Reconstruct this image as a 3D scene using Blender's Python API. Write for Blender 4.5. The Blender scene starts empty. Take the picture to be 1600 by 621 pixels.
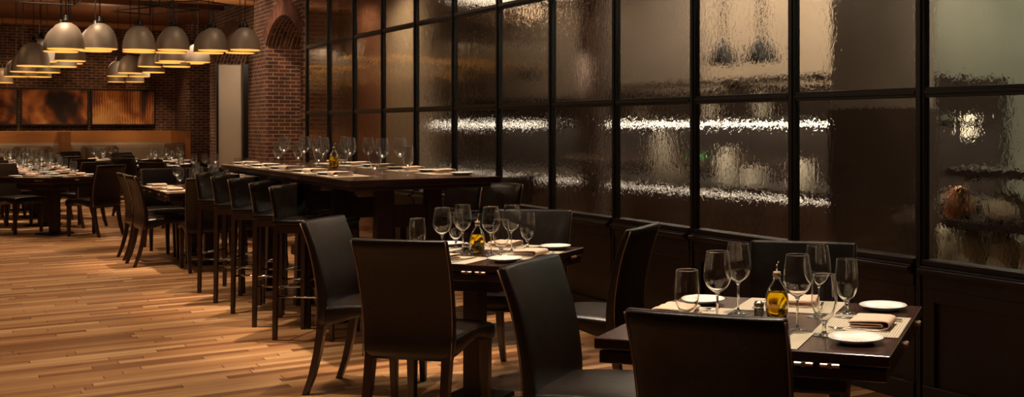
import bpy, bmesh, math, random
from mathutils import Vector, Matrix
random.seed(7)
S = bpy.context.scene
COL = S.collection
PI = math.pi
A = math.radians(34.9)          # the camera is turned this far from the line of the glass wall
CA, SA = math.cos(A), math.sin(A)
EYE = 1.40
W = 4.10                        # plane of the glazed wall

def R(xc, zc):                  # (sideways, ahead) seen from the camera post -> room x, y
    return Vector((xc*CA + zc*SA, -xc*SA + zc*CA))
def AT(px, py, z):              # where a sight line meets the level z
    zc = 1700*(EYE - z)/(py - 197.0)
    return R((px-1080)/1700*zc, zc)
def rot_of(f):                  # z rotation that turns local +y to f
    return math.atan2(-f[0], f[1])

# ------------------------------------------------------------------ materials
def newmat(name):
    m = bpy.data.materials.new(name); m.use_nodes = True
    nt = m.node_tree; b = nt.nodes['Principled BSDF']
    return m, nt, b
def N(nt, typ, **kw):
    n = nt.nodes.new(typ)
    for k, v in kw.items():
        if k.startswith('_'): setattr(n, k[1:], v)
        else: n.inputs[k.replace('__', ' ')].default_value = v
    return n
def ramp(nt, fac, stops):
    r = nt.nodes.new('ShaderNodeValToRGB')
    while len(r.color_ramp.elements) < len(stops): r.color_ramp.elements.new(0.5)
    for e, (p, c) in zip(r.color_ramp.elements, stops):
        e.position = p; e.color = (*c, 1)
    nt.links.new(fac, r.inputs[0]); return r
def coords(nt, scale=(1,1,1), kind='Object'):
    tc = nt.nodes.new('ShaderNodeTexCoord'); mp = nt.nodes.new('ShaderNodeMapping')
    mp.inputs['Scale'].default_value = scale
    nt.links.new(tc.outputs[kind], mp.inputs[0]); return mp.outputs[0]
def bump(nt, b, h, strength=.3, dist=.01):
    bp = nt.nodes.new('ShaderNodeBump'); bp.inputs['Strength'].default_value = strength
    bp.inputs['Distance'].default_value = dist
    nt.links.new(h, bp.inputs['Height']); nt.links.new(bp.outputs[0], b.inputs['Normal']); return bp
def simple(name, col, rough=.5, metal=0, coat=0, var=.25, scale=8, bumps=0, spec=.5):
    m, nt, b = newmat(name)
    v = coords(nt)
    n = N(nt, 'ShaderNodeTexNoise', Scale=scale, Detail=4.0); nt.links.new(v, n.inputs['Vector'])
    lo = tuple(c*(1-var) for c in col); hi = tuple(min(1, c*(1+var)) for c in col)
    r = ramp(nt, n.outputs['Fac'], [(.3, lo), (.7, hi)])
    nt.links.new(r.outputs[0], b.inputs['Base Color'])
    b.inputs['Roughness'].default_value = rough; b.inputs['Metallic'].default_value = metal
    b.inputs['Coat Weight'].default_value = coat; b.inputs['Specular IOR Level'].default_value = spec
    if bumps:
        n2 = N(nt, 'ShaderNodeTexNoise', Scale=scale*6, Detail=3.0); nt.links.new(v, n2.inputs['Vector'])
        bump(nt, b, n2.outputs['Fac'], bumps, .004)
    return m
def leather(name, col, rough=.38):
    m, nt, b = newmat(name)
    v = coords(nt)
    n = N(nt, 'ShaderNodeTexNoise', Scale=6.0, Detail=5.0); nt.links.new(v, n.inputs['Vector'])
    r = ramp(nt, n.outputs['Fac'], [(.3, tuple(c*.75 for c in col)), (.7, tuple(c*1.3 for c in col))])
    nt.links.new(r.outputs[0], b.inputs['Base Color'])
    rr = N(nt, 'ShaderNodeMapRange'); rr.inputs['To Min'].default_value = rough-.07; rr.inputs['To Max'].default_value = rough+.1
    nt.links.new(n.outputs['Fac'], rr.inputs['Value']); nt.links.new(rr.outputs[0], b.inputs['Roughness'])
    vo = N(nt, 'ShaderNodeTexVoronoi', Scale=260.0); nt.links.new(v, vo.inputs['Vector'])
    n2 = N(nt, 'ShaderNodeTexNoise', Scale=14.0, Detail=3.0); nt.links.new(v, n2.inputs['Vector'])
    mx = N(nt, 'ShaderNodeMath', _operation='MULTIPLY_ADD'); mx.inputs[1].default_value = .12
    nt.links.new(vo.outputs['Distance'], mx.inputs[0]); nt.links.new(n2.outputs['Fac'], mx.inputs[2])
    bump(nt, b, mx.outputs[0], .35, .006)
    return m
def wood(name, c1, c2, rough=.4, coat=0., axis=0, fine=1.0, spec=.5):
    m, nt, b = newmat(name)
    sc = [22*fine]*3; sc[axis] = 1.3*fine
    v = coords(nt, tuple(sc))
    n = N(nt, 'ShaderNodeTexNoise', Scale=1.0, Detail=6.0, Distortion=.7); nt.links.new(v, n.inputs['Vector'])
    r = ramp(nt, n.outputs['Fac'], [(.3, c1), (.72, c2)])
    nt.links.new(r.outputs[0], b.inputs['Base Color'])
    b.inputs['Roughness'].default_value = rough; b.inputs['Coat Weight'].default_value = coat
    b.inputs['Coat Roughness'].default_value = .12; b.inputs['Specular IOR Level'].default_value = spec
    bump(nt, b, n.outputs['Fac'], .15, .002)
    return m
def emit(name, col, st):
    m, nt, b = newmat(name)
    b.inputs['Base Color'].default_value = (*col, 1)
    b.inputs['Emission Color'].default_value = (*col, 1); b.inputs['Emission Strength'].default_value = st
    return m
def glassmat(name, col=(1,1,1), rough=0., ior=1.45):
    m = bpy.data.materials.new(name); m.use_nodes = True; nt = m.node_tree
    nt.nodes.remove(nt.nodes['Principled BSDF'])
    g = N(nt, 'ShaderNodeBsdfGlass', Roughness=rough, IOR=ior); g.inputs['Color'].default_value = (*col, 1)
    nt.links.new(g.outputs[0], nt.nodes['Material Output'].inputs[0])
    return m, nt, g

M = {}
M['leather'] = leather('black_leather', (.0085, .0042, .0026), .31)
M['leather_stool'] = leather('stool_leather', (.006, .004, .003), .24)
M['piping'] = simple('highlight_piping', (.22, .12, .08), .35, var=.1)  # paler than the leather: the edge highlight is put into the colour
M['legwood'] = wood('dark_leg_wood', (.016, .006, .004), (.035, .013, .008), .35, .2, axis=2)
M['tabletop'] = wood('dark_table_wood', (.016, .006, .004), (.046, .017, .011), .24, .35, axis=0)
M['tablewood'] = wood('dark_trestle_wood', (.010, .0035, .0025), (.028, .009, .006), .4, .1, axis=2)
M['panel'] = wood('dark_wall_panel', (.008, .0028, .002), (.019, .007, .0045), .42, .1, axis=2, fine=.5)
M['frame'] = simple('black_window_frame', (.008, .0055, .0045), .42, var=.2)
M['chrome'] = simple('chrome', (.75, .72, .68), .12, 1, var=.05)
M['steel'] = simple('cutlery_steel', (.72, .70, .66), .16, 1, var=.05)
M['brass'] = simple('hinge_metal', (.55, .34, .24), .38, 1, var=.1)
M['porcelain'] = simple('white_porcelain', (.80, .77, .72), .15, coat=.4, var=.02)
M['napkin'] = simple('peach_linen', (.62, .42, .31), .9, var=.06, scale=40, bumps=.3)
M['whitecloth'] = simple('cream_linen', (.72, .60, .48), .9, var=.06, scale=40, bumps=.3)
M['black'] = simple('black_fitting', (.01, .009, .008), .4, var=.1)
M['cork'] = simple('cork', (.45, .30, .18), .8, var=.3, scale=60)
M['salt'] = simple('pepper_grains', (.45, .30, .22), .9, var=.5, scale=300)
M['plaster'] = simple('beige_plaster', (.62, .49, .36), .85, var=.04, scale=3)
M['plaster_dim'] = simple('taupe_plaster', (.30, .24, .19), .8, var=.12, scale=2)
M['olive_wall'] = simple('grey_green_wall', (.25, .26, .20), .8, var=.12, scale=2)
M['red_wall'] = simple('terracotta_wall', (.45, .20, .12), .8, var=.2, scale=3)
M['brownwall'] = simple('brown_wall', (.085, .055, .04), .6, var=.2, scale=2)
M['beigeleather'] = simple('beige_banquette_leather', (.22, .16, .11), .5, var=.1, scale=5)
M['bench_wood'] = wood('orange_bench_wood', (.36, .14, .035), (.55, .25, .08), .4, .1, axis=0, fine=.25)
M['ceil_wood'] = wood('ceiling_wood', (.12, .042, .015), (.24, .09, .032), .5, 0, axis=0, fine=.2)
M['darkceil'] = simple('dark_ceiling', (.05, .03, .022), .8, var=.1)
M['kitchen_steel'] = simple('counter_steel', (.55, .53, .50), .3, 1, var=.1)
M['dark_cabinet'] = simple('dark_cabinet', (.035, .022, .016), .5, var=.3)
M['cream_thing'] = simple('cream_ceramic', (.75, .68, .55), .4, var=.08)
M['copper_thing'] = simple('copper_ware', (.8, .38, .2), .3, 1, var=.2)
M['sack'] = simple('cream_sack', (.48, .40, .28), .9, var=.2, scale=10)
M['lampmetal'] = simple('brushed_lamp_metal', (.46, .37, .29), .5, .35, var=.06, scale=3)
M['lampglow'] = emit('lit_lamp_diffuser', (1.0, .43, .08), 1.35)
M['led'] = emit('lit_shelf_strip', (1.0, .88, .72), 8.0)
M['led_dim'] = emit('lit_counter_strip', (1.0, .86, .70), 1.3)
M['downlamp'] = emit('lit_ceiling_lamp', (1.0, .80, .55), 14.0)
M['greenled'] = emit('green_signal_light', (.1, 1.0, .25), 2.5)
M['lampwhite'] = emit('lit_wall_lamp', (1.0, .85, .62), 1.1)

M['glass'], nt, g = glassmat('clear_glass', (.98, .98, .97), 0, 1.47)
lw = N(nt, 'ShaderNodeLayerWeight', Blend=.5); gs = N(nt, 'ShaderNodeBsdfGlossy', Roughness=.34); mx = nt.nodes.new('ShaderNodeMixShader')  # rough glossy layer at grazing angles, added so the rims show bright
mr = N(nt, 'ShaderNodeMath', _operation='POWER'); mr.inputs[1].default_value = 5.0; nt.links.new(lw.outputs['Facing'], mr.inputs[0])
m5 = N(nt, 'ShaderNodeMath', _operation='MULTIPLY'); m5.inputs[1].default_value = .85; nt.links.new(mr.outputs[0], m5.inputs[0])
nt.links.new(m5.outputs[0], mx.inputs[0]); nt.links.new(g.outputs[0], mx.inputs[1]); nt.links.new(gs.outputs[0], mx.inputs[2])
nt.links.new(mx.outputs[0], nt.nodes['Material Output'].inputs[0])
m_ = bpy.data.materials.new('thin_glass'); m_.use_nodes = True; nt = m_.node_tree; nt.nodes.remove(nt.nodes['Principled BSDF'])
tr = N(nt, 'ShaderNodeBsdfTransparent'); tr.inputs[0].default_value = (.93, .93, .92, 1)
g1 = N(nt, 'ShaderNodeBsdfGlossy', Roughness=.28); fr = N(nt, 'ShaderNodeLayerWeight', Blend=.5)  # edge sheen put into the shader: rough gloss grows towards grazing angles
pw = N(nt, 'ShaderNodeMath', _operation='POWER'); pw.inputs[1].default_value = 2.2; nt.links.new(fr.outputs['Facing'], pw.inputs[0])
ma_ = N(nt, 'ShaderNodeMath', _operation='MULTIPLY_ADD'); ma_.inputs[1].default_value = .75; ma_.inputs[2].default_value = .05; nt.links.new(pw.outputs[0], ma_.inputs[0])
ms = nt.nodes.new('ShaderNodeMixShader'); nt.links.new(ma_.outputs[0], ms.inputs[0]); nt.links.new(tr.outputs[0], ms.inputs[1]); nt.links.new(g1.outputs[0], ms.inputs[2])
nt.links.new(ms.outputs[0], nt.nodes['Material Output'].inputs[0]); M['thin_glass'] = m_
M['oil'], nt, g = glassmat('olive_oil', (.92, .74, .06), 0, 1.42)

# obscure glass of the big wall: rippled slab
M['obscure'], nt, g = glassmat('rippled_glass', (.88, .86, .82), .02, 1.45)
v = coords(nt, (1, 1, .75))
n1 = N(nt, 'ShaderNodeTexNoise', Scale=34.0, Detail=2.5, Distortion=.6); nt.links.new(v, n1.inputs['Vector'])
n2 = N(nt, 'ShaderNodeTexNoise', Scale=9.0, Detail=1.0); nt.links.new(v, n2.inputs['Vector'])
ad = N(nt, 'ShaderNodeMath', _operation='MULTIPLY_ADD'); ad.inputs[1].default_value = 1.6
nt.links.new(n2.outputs['Fac'], ad.inputs[0]); nt.links.new(n1.outputs['Fac'], ad.inputs[2])
bp = N(nt, 'ShaderNodeBump', Strength=.33, Distance=.0026); nt.links.new(ad.outputs[0], bp.inputs['Height'])
nt.links.new(bp.outputs[0], g.inputs['Normal'])

# brick, mapped on faces across or along the wall
def brickmat(name, tint=1.0):
    m, nt, b = newmat(name)
    geo = nt.nodes.new('ShaderNodeNewGeometry'); sp = nt.nodes.new('ShaderNodeSeparateXYZ'); sn = nt.nodes.new('ShaderNodeSeparateXYZ')
    nt.links.new(geo.outputs['Position'], sp.inputs[0]); nt.links.new(geo.outputs['True Normal'], sn.inputs[0])
    ab = N(nt, 'ShaderNodeMath', _operation='ABSOLUTE'); nt.links.new(sn.outputs['Y'], ab.inputs[0])
    gt = N(nt, 'ShaderNodeMath', _operation='GREATER_THAN'); gt.inputs[1].default_value = .6; nt.links.new(ab.outputs[0], gt.inputs[0])
    mixu = nt.nodes.new('ShaderNodeMix'); mixu.data_type = 'FLOAT'
    nt.links.new(gt.outputs[0], mixu.inputs[0]); nt.links.new(sp.outputs['Y'], mixu.inputs[2]); nt.links.new(sp.outputs['X'], mixu.inputs[3])
    abz = N(nt, 'ShaderNodeMath', _operation='ABSOLUTE'); nt.links.new(sn.outputs['Z'], abz.inputs[0])
    gz = N(nt, 'ShaderNodeMath', _operation='GREATER_THAN'); gz.inputs[1].default_value = .6; nt.links.new(abz.outputs[0], gz.inputs[0])
    mixv = nt.nodes.new('ShaderNodeMix'); mixv.data_type = 'FLOAT'
    nt.links.new(gz.outputs[0], mixv.inputs[0]); nt.links.new(sp.outputs['Z'], mixv.inputs[2]); nt.links.new(sp.outputs['X'], mixv.inputs[3])
    cb = nt.nodes.new('ShaderNodeCombineXYZ'); nt.links.new(mixu.outputs[0], cb.inputs[0]); nt.links.new(mixv.outputs[0], cb.inputs[1])
    bt = nt.nodes.new('ShaderNodeTexBrick')
    bt.inputs['Scale'].default_value = 1; bt.inputs['Brick Width'].default_value = .168; bt.inputs['Row Height'].default_value = .058
    bt.inputs['Mortar Size'].default_value = .0065; bt.inputs['Mortar Smooth'].default_value = .2; bt.inputs['Bias'].default_value = .0
    bt.inputs['Color1'].default_value = (.20*tint, .068*tint, .038*tint, 1); bt.inputs['Color2'].default_value = (.075*tint, .028*tint, .02*tint, 1)
    bt.inputs['Mortar'].default_value = (.46*tint, .34*tint, .24*tint, 1)
    nt.links.new(cb.outputs[0], bt.inputs['Vector'])
    n = N(nt, 'ShaderNodeTexNoise', Scale=5.0, Detail=5.0); nt.links.new(geo.outputs['Position'], n.inputs['Vector'])
    r = ramp(nt, n.outputs['Fac'], [(.3, (.55, .55, .55)), (.7, (1.25, 1.2, 1.15))])
    mm = nt.nodes.new('ShaderNodeMix'); mm.data_type = 'RGBA'; mm.blend_type = 'MULTIPLY'; mm.inputs[0].default_value = 1
    nt.links.new(bt.outputs['Color'], mm.inputs[6]); nt.links.new(r.outputs[0], mm.inputs[7])
    nt.links.new(mm.outputs[2], b.inputs['Base Color']); b.inputs['Roughness'].default_value = .85
    inv = N(nt, 'ShaderNodeMath', _operation='SUBTRACT'); inv.inputs[0].default_value = 1; nt.links.new(bt.outputs['Fac'], inv.inputs[1])
    bump(nt, b, inv.outputs[0], .7, .006)
    return m
M['brick'] = brickmat('red_brick', .82)
M['voussoir'] = simple('arch_brick', (.12, .045, .028), .85, var=.5, scale=9, bumps=.3)

# plank floor: boards run across the room (x), rows along y
def floormat():
    m, nt, b = newmat('oak_plank_floor')
    L = nt.links
    geo = nt.nodes.new('ShaderNodeNewGeometry'); sp = nt.nodes.new('ShaderNodeSeparateXYZ'); L.new(geo.outputs['Position'], sp.inputs[0])
    def math_(op, a, bb=None, c=None):
        n = nt.nodes.new('ShaderNodeMath'); n.operation = op
        for i, x in enumerate((a, bb, c)):
            if x is None: continue
            if isinstance(x, (int, float)): n.inputs[i].default_value = x
            else: L.new(x, n.inputs[i])
        return n.outputs[0]
    wv = .078
    vy = math_('DIVIDE', sp.outputs['Y'], wv)
    row = math_('FLOOR', vy); fy = math_('FRACT', vy)
    wn = nt.nodes.new('ShaderNodeTexWhiteNoise'); wn.noise_dimensions = '1D'; L.new(row, wn.inputs['W'])
    ux = math_('ADD', math_('DIVIDE', sp.outputs['X'], .85), math_('MULTIPLY', wn.outputs['Value'], 7.3))
    cell = math_('FLOOR', ux); fx = math_('FRACT', ux)
    cb = nt.nodes.new('ShaderNodeCombineXYZ'); L.new(cell, cb.inputs[0]); L.new(row, cb.inputs[1])
    wn2 = nt.nodes.new('ShaderNodeTexWhiteNoise'); wn2.noise_dimensions = '2D'; L.new(cb.outputs[0], wn2.inputs['Vector'])
    base = ramp(nt, wn2.outputs['Value'], [(0, (.20, .082, .032)), (.3, (.34, .16, .066)), (.7, (.46, .245, .108)), (1, (.60, .37, .185))])
    # grain
    ofs = nt.nodes.new('ShaderNodeCombineXYZ')
    L.new(math_('MULTIPLY', sp.outputs['X'], 1.6), ofs.inputs[0]); L.new(math_('MULTIPLY', sp.outputs['Y'], 34.0), ofs.inputs[1])
    L.new(math_('MULTIPLY', wn2.outputs['Value'], 40.0), ofs.inputs[2])
    gn = N(nt, 'ShaderNodeTexNoise', Scale=1.0, Detail=7.0, Distortion=1.2); L.new(ofs.outputs[0], gn.inputs['Vector'])
    gr = ramp(nt, gn.outputs['Fac'], [(.27, (.26, .19, .15)), (.40, (.84, .81, .78)), (.75, (1.12, 1.12, 1.1))])
    mm = nt.nodes.new('ShaderNodeMix'); mm.data_type = 'RGBA'; mm.blend_type = 'MULTIPLY'; mm.inputs[0].default_value = .85
    L.new(base.outputs[0], mm.inputs[6]); L.new(gr.outputs[0], mm.inputs[7])
    # seams
    s1 = math_('LESS_THAN', fy, .035); s2 = math_('LESS_THAN', fx, .006)
    seam = math_('MAXIMUM', math_('MULTIPLY', s1, .55), s2)
    m2 = nt.nodes.new('ShaderNodeMix'); m2.data_type = 'RGBA'; L.new(seam, m2.inputs[0]); L.new(mm.outputs[2], m2.inputs[6])
    m2.inputs[7].default_value = (.055, .022, .01, 1)
    L.new(m2.outputs[2], b.inputs['Base Color']); b.inputs['Roughness'].default_value = .42
    b.inputs['Specular IOR Level'].default_value = .4
    hh = math_('SUBTRACT', math_('MULTIPLY', gn.outputs['Fac'], .25), seam)
    bump(nt, b, hh, .25, .003)
    return m
M['floor'] = floormat()

# woven placemat
def matmat():
    m, nt, b = newmat('woven_placemat')
    v = coords(nt)
    w1 = N(nt, 'ShaderNodeTexWave', Scale=38.0, Distortion=.6); w1.bands_direction = 'X'; nt.links.new(v, w1.inputs['Vector'])
    w2 = N(nt, 'ShaderNodeTexWave', Scale=38.0, Distortion=.6); w2.bands_direction = 'Y'; nt.links.new(v, w2.inputs['Vector'])
    mu = N(nt, 'ShaderNodeMath', _operation='MULTIPLY'); nt.links.new(w1.outputs['Fac'], mu.inputs[0]); nt.links.new(w2.outputs['Fac'], mu.inputs[1])
    r = ramp(nt, mu.outputs[0], [(0, (.22, .18, .12)), (.35, (.60, .53, .40))])
    nt.links.new(r.outputs[0], b.inputs['Base Color']); b.inputs['Roughness'].default_value = .75
    bump(nt, b, mu.outputs[0], .5, .002); return m
M['mat'] = matmat()

# canvases: glowing amber abstracts
def canvas(name, seed, kind):
    m, nt, b = newmat(name)
    v = coords(nt, (1, 1, 1))
    mp = nt.nodes.new('ShaderNodeMapping'); mp.inputs['Location'].default_value = (seed*3.1, seed, seed*1.7)
    nt.links.new(v, mp.inputs[0])
    L = nt.links
    n = N(nt, 'ShaderNodeTexNoise', Scale=1.5, Detail=8.0, Distortion=.9); L.new(mp.outputs[0], n.inputs['Vector'])
    w = N(nt, 'ShaderNodeTexWave', Scale=6.5 if kind else 1.1, Distortion=3.5 if kind else 14.0, Detail=4.0); w.bands_direction = 'X'
    L.new(mp.outputs[0], w.inputs['Vector'])
    ma = N(nt, 'ShaderNodeMath', _operation='MULTIPLY_ADD'); ma.inputs[1].default_value = .13 if kind else .10
    L.new(w.outputs['Fac'], ma.inputs[0]); L.new(n.outputs['Fac'], ma.inputs[2])
    sx = nt.nodes.new('ShaderNodeSeparateXYZ'); L.new(v, sx.inputs[0])
    if kind:      # the print itself turns dark at its right third and pale towards its foot
        g1 = N(nt, 'ShaderNodeMapRange'); L.new(sx.outputs['X'], g1.inputs['Value'])
        g1.inputs['From Min'].default_value = .30; g1.inputs['From Max'].default_value = .42; g1.inputs['To Min'].default_value = .12; g1.inputs['To Max'].default_value = -.12
        g2 = N(nt, 'ShaderNodeMapRange'); L.new(sx.outputs['Z'], g2.inputs['Value'])
        g2.inputs['From Min'].default_value = -.36; g2.inputs['From Max'].default_value = .3; g2.inputs['To Min'].default_value = .10; g2.inputs['To Max'].default_value = -.04
        a1 = N(nt, 'ShaderNodeMath', _operation='ADD'); L.new(g1.outputs[0], a1.inputs[0]); L.new(g2.outputs[0], a1.inputs[1])
        a2 = N(nt, 'ShaderNodeMath', _operation='ADD'); L.new(ma.outputs[0], a2.inputs[0]); L.new(a1.outputs[0], a2.inputs[1]); out = a2.outputs[0]
    else: out = ma.outputs[0]
    r = ramp(nt, out, [(.40, (.02, .005, .003)), (.52, (.13, .03, .008)), (.66, (.42, .13, .025)), (.82, (.75, .40, .14))])
    L.new(r.outputs[0], b.inputs['Base Color']); b.inputs['Roughness'].default_value = .6
    return m

# ------------------------------------------------------------------ mesh helpers
def link(name, bm, mats, parent=None, smooth=False, bev=0, loc=None, sharp=True):
    me = bpy.data.meshes.new(name)
    bmesh.ops.recalc_face_normals(bm, faces=bm.faces)
    bm.to_mesh(me); bm.free()
    if not isinstance(mats, (list, tuple)): mats = [mats]
    for mt in mats: me.materials.append(M[mt] if isinstance(mt, str) else mt)
    o = bpy.data.objects.new(name, me); COL.objects.link(o)
    if smooth:
        for p in me.polygons: p.use_smooth = True
    if bev:
        md = o.modifiers.new('bevel', 'BEVEL'); md.width = bev; md.segments = 2; md.limit_method = 'ANGLE'
    if parent is not None: o.parent = parent
    if loc is not None: o.location = loc
    return o
def empty(name, loc=(0,0,0), rz=0):
    o = bpy.data.objects.new(name, None); o.empty_display_size = .05
    COL.objects.link(o); o.location = loc; o.rotation_euler = (0, 0, rz); return o
def tag(o, label, cat, group=None, kind=None):
    o['label'] = label; o['category'] = cat
    if group: o['group'] = group
    if kind: o['kind'] = kind
    return o
def struct(o):
    o['kind'] = 'structure'; return o
def box(bm, x0, x1, y0, y1, z0, z1):
    vs = [bm.verts.new((x, y, z)) for z in (z0, z1) for y in (y0, y1) for x in (x0, x1)]
    for f in ((0,1,3,2), (4,6,7,5), (0,4,5,1), (2,3,7,6), (0,2,6,4), (1,5,7,3)):
        bm.faces.new([vs[i] for i in f])
    return vs
def cbox(bm, c, s, rz=0):
    vs = box(bm, -s[0]/2, s[0]/2, -s[1]/2, s[1]/2, -s[2]/2, s[2]/2)
    m = Matrix.Translation(c) @ Matrix.Rotation(rz, 4, 'Z')
    for v in vs: v.co = m @ v.co
    return vs
def loft(bm, rings, cap=True, close=True):
    prev = None; allr = []
    for r in rings:
        vs = [bm.verts.new(p) for p in r]; allr.append(vs)
        if prev:
            n = len(vs)
            for i in range(n if close else n-1):
                bm.faces.new((prev[i], prev[(i+1) % n], vs[(i+1) % n], vs[i]))
        prev = vs
    if cap:
        bm.faces.new(allr[0][::-1]); bm.faces.new(allr[-1])
    return allr
def lathe(bm, prof, seg=24, c=(0,0)):
    rings = []
    for (r, z) in prof:
        if r < 1e-6: rings.append([bm.verts.new((c[0], c[1], z))])
        else: rings.append([bm.verts.new((c[0]+r*math.cos(2*PI*i/seg), c[1]+r*math.sin(2*PI*i/seg), z)) for i in range(seg)])
    for a, b in zip(rings, rings[1:]):
        for i in range(seg):
            j = (i+1) % seg
            if len(a) == 1 and len(b) == 1: continue
            if len(a) == 1: bm.faces.new((a[0], b[j], b[i]))
            elif len(b) == 1: bm.faces.new((a[i], a[j], b[0]))
            else: bm.faces.new((a[i], a[j], b[j], b[i]))
def tube(bm, pts, r, seg=8):
    pts = [Vector(p) for p in pts]; rings = []
    for i, p in enumerate(pts):
        d = (pts[min(i+1, len(pts)-1)] - pts[max(i-1, 0)]).normalized()
        u = d.cross(Vector((0, 0, 1)))
        if u.length < .05: u = d.cross(Vector((0, 1, 0)))
        u.normalize(); w = d.cross(u)
        rr = r[i] if isinstance(r, (list, tuple)) else r
        rings.append([p + u*rr*math.cos(2*PI*k/seg) + w*rr*math.sin(2*PI*k/seg) for k in range(seg)])
    loft(bm, rings)
def sqpath(bm, pts, sizes):          # square section leg
    rings = []
    for (x, y, z), s in zip(pts, sizes):
        h = s/2; rings.append([(x-h, y-h, z), (x+h, y-h, z), (x+h, y+h, z), (x-h, y+h, z)])
    loft(bm, rings)
def superring(fn, n=28, p=5.0):      # rounded rectangle parameter ring, fn(u,v) with u,v in -1..1
    out = []
    for i in range(n):
        t = 2*PI*(i+.5)/n; c, s = math.cos(t), math.sin(t)
        u = math.copysign(abs(c)**(2/p), c); v = math.copysign(abs(s)**(2/p), s)
        out.append(fn(u, v))
    return out
def kids(o): return [c for c in KIDS.get(o.name, [])]
KIDS = {}
def dup(o, parent=None):             # a thing with its parts and their sub-parts
    c = o.copy(); COL.objects.link(c)
    if parent is not None: c.parent = parent
    for ch in [x for x in o.children]: dup(ch, c)
    return c

# ------------------------------------------------------------------ camera
cd = bpy.data.cameras.new('camera'); cam = bpy.data.objects.new('camera', cd); COL.objects.link(cam)
cam.location = (0, 0, EYE); cam.rotation_euler = (PI/2, 0, -A)
cd.sensor_width = 36; cd.lens = 1700/1600*36
cd.shift_x = (800-1080)/1600; cd.shift_y = -(310.5-197)/1600
cd.clip_start = .05; cd.clip_end = 200
cd.dof.use_dof = True; cd.dof.focus_distance = 4.6; cd.dof.aperture_fstop = 11.0
S.camera = cam
S.view_settings.view_transform = 'Standard'; S.view_settings.look = 'None'
S.view_settings.exposure = 0; S.view_settings.gamma = 1
S.cycles.use_denoising = True
S.cycles.max_bounces = 16; S.cycles.transmission_bounces = 14; S.cycles.transparent_max_bounces = 16
S.cycles.glossy_bounces = 5; S.cycles.diffuse_bounces = 3
S.cycles.sample_clamp_indirect = 6.0
S.cycles.caustics_reflective = True; S.cycles.caustics_refractive = True
S.cycles.blur_glossy = .6
wd = bpy.data.worlds.new('world'); S.world = wd; wd.use_nodes = True
wd.node_tree.nodes['Background'].inputs[0].default_value = (1.0, .72, .48, 1)
wd.node_tree.nodes['Background'].inputs[1].default_value = .05

# ------------------------------------------------------------------ the room
bm = bmesh.new(); box(bm, -7, 9.5, -4, 27, -.1, 0); struct(link('floor', bm, 'floor'))
bm = bmesh.new(); box(bm, -7, 9.5, -4, 17.8, 4.7, 4.85); struct(link('ceiling', bm, 'darkceil'))
# wooden lower ceiling and its fascia beam over the far end
bm = bmesh.new(); box(bm, -7, 4.98, 17.98, 26.3, 3.56, 3.66); struct(link('ceiling_far', bm, 'ceil_wood'))
bm = bmesh.new(); box(bm, -7, 4.10, 17.80, 18.0, 3.27, 4.7); struct(link('trim_1', bm, 'ceil_wood', bev=.01))
bm = bmesh.new(); box(bm, -7, 4.10, 17.74, 17.80, 3.27, 3.34); struct(link('trim_6', bm, 'bench_wood', bev=.01))  # paler strip: the beam's lit lower edge put into the wood colour
bm = bmesh.new(); box(bm, -7, 4.3, 25.7, 26.2, 3.46, 3.56); struct(link('trim_7', bm, 'bench_wood', bev=.01))  # highlight along the far ceiling edge, painted as a strip of lighter wood
bm = bmesh.new(); box(bm, -7, 4.09, 19.9, 20.15, 3.38, 3.56); struct(link('trim_2', bm, 'ceil_wood', bev=.01))
# far brick wall and corner pier
bm = bmesh.new(); box(bm, -7, 9.5, 26.2, 26.5, 0, 4.0); struct(link('wall_far', bm, 'brick'))
bm = bmesh.new(); box(bm, 4.40, 5.1, 25.0, 26.2, 0, 3.66); struct(link('wall_pier', bm, 'brick'))
bm = bmesh.new(); box(bm, -7.2, -7, -4, 27, 0, 4.8); struct(link('wall_left', bm, 'plaster_dim'))
bm = bmesh.new(); box(bm, -7, 9.5, -4.2, -4, 0, 4.8); struct(link('wall_back', bm, 'plaster_dim'))
# brick wall with two arches past the glazing
X1 = 4.62
def arch_pts(y0, y1, zs, zc, n=20):
    h = (y1-y0)/2; rise = zc-zs; Rr = (h*h + rise*rise)/(2*rise); yc = (y0+y1)/2; z0 = zc-Rr
    a0 = math.asin(h/Rr)
    return [(yc + Rr*math.sin(-a0 + 2*a0*i/n), z0 + Rr*math.cos(-a0 + 2*a0*i/n)) for i in range(n+1)], (yc, z0, Rr, a0)
def arch_wall(bm, y0, y1, ztop, opens, xa, xb):
    y = y0
    for (a, b, zs, zc) in opens:
        if a > y: box(bm, xa, xb, y, a, 0, ztop)
        pts, _ = arch_pts(a, b, zs, zc)
        for (p, q) in zip(pts, pts[1:]):
            vs = [bm.verts.new((x, yy, zz)) for x in (xa, xb) for (yy, zz) in ((p[0], p[1]), (q[0], q[1]), (q[0], ztop), (p[0], ztop))]
            bm.faces.new(vs[0:4]); bm.faces.new(vs[4:8][::-1]); bm.faces.new((vs[0], vs[4], vs[5], vs[1])); bm.faces.new((vs[3], vs[2], vs[6], vs[7]))
        y = b
    if y1 > y: box(bm, xa, xb, y, y1, 0, ztop)
OP = [(15.15, 17.0, 2.60, 2.98), (18.12, 20.6, 2.50, 2.92)]
bm = bmesh.new(); arch_wall(bm, 15.02, 21.0, 4.6, OP, W, X1); struct(link('wall_right', bm, 'brick'))
for k, (a, b, zs, zc) in enumerate(OP):
    bm = bmesh.new(); _, (yc, z0, Rr, a0) = arch_pts(a, b, zs, zc)
    n = int(2*a0*Rr/.066)
    for i in range(n):
        t = -a0 + 2*a0*(i+.5)/n; m = Matrix.Translation((W-.012, yc, z0)) @ Matrix.Rotation(-t, 4, 'X')
        vs = box(bm, 0, .05, -.027, .027, Rr+.002, Rr+.235)
        for v in vs: v.co = m @ v.co
    struct(link('trim_%d' % (k+3), bm, 'voussoir'))
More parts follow.
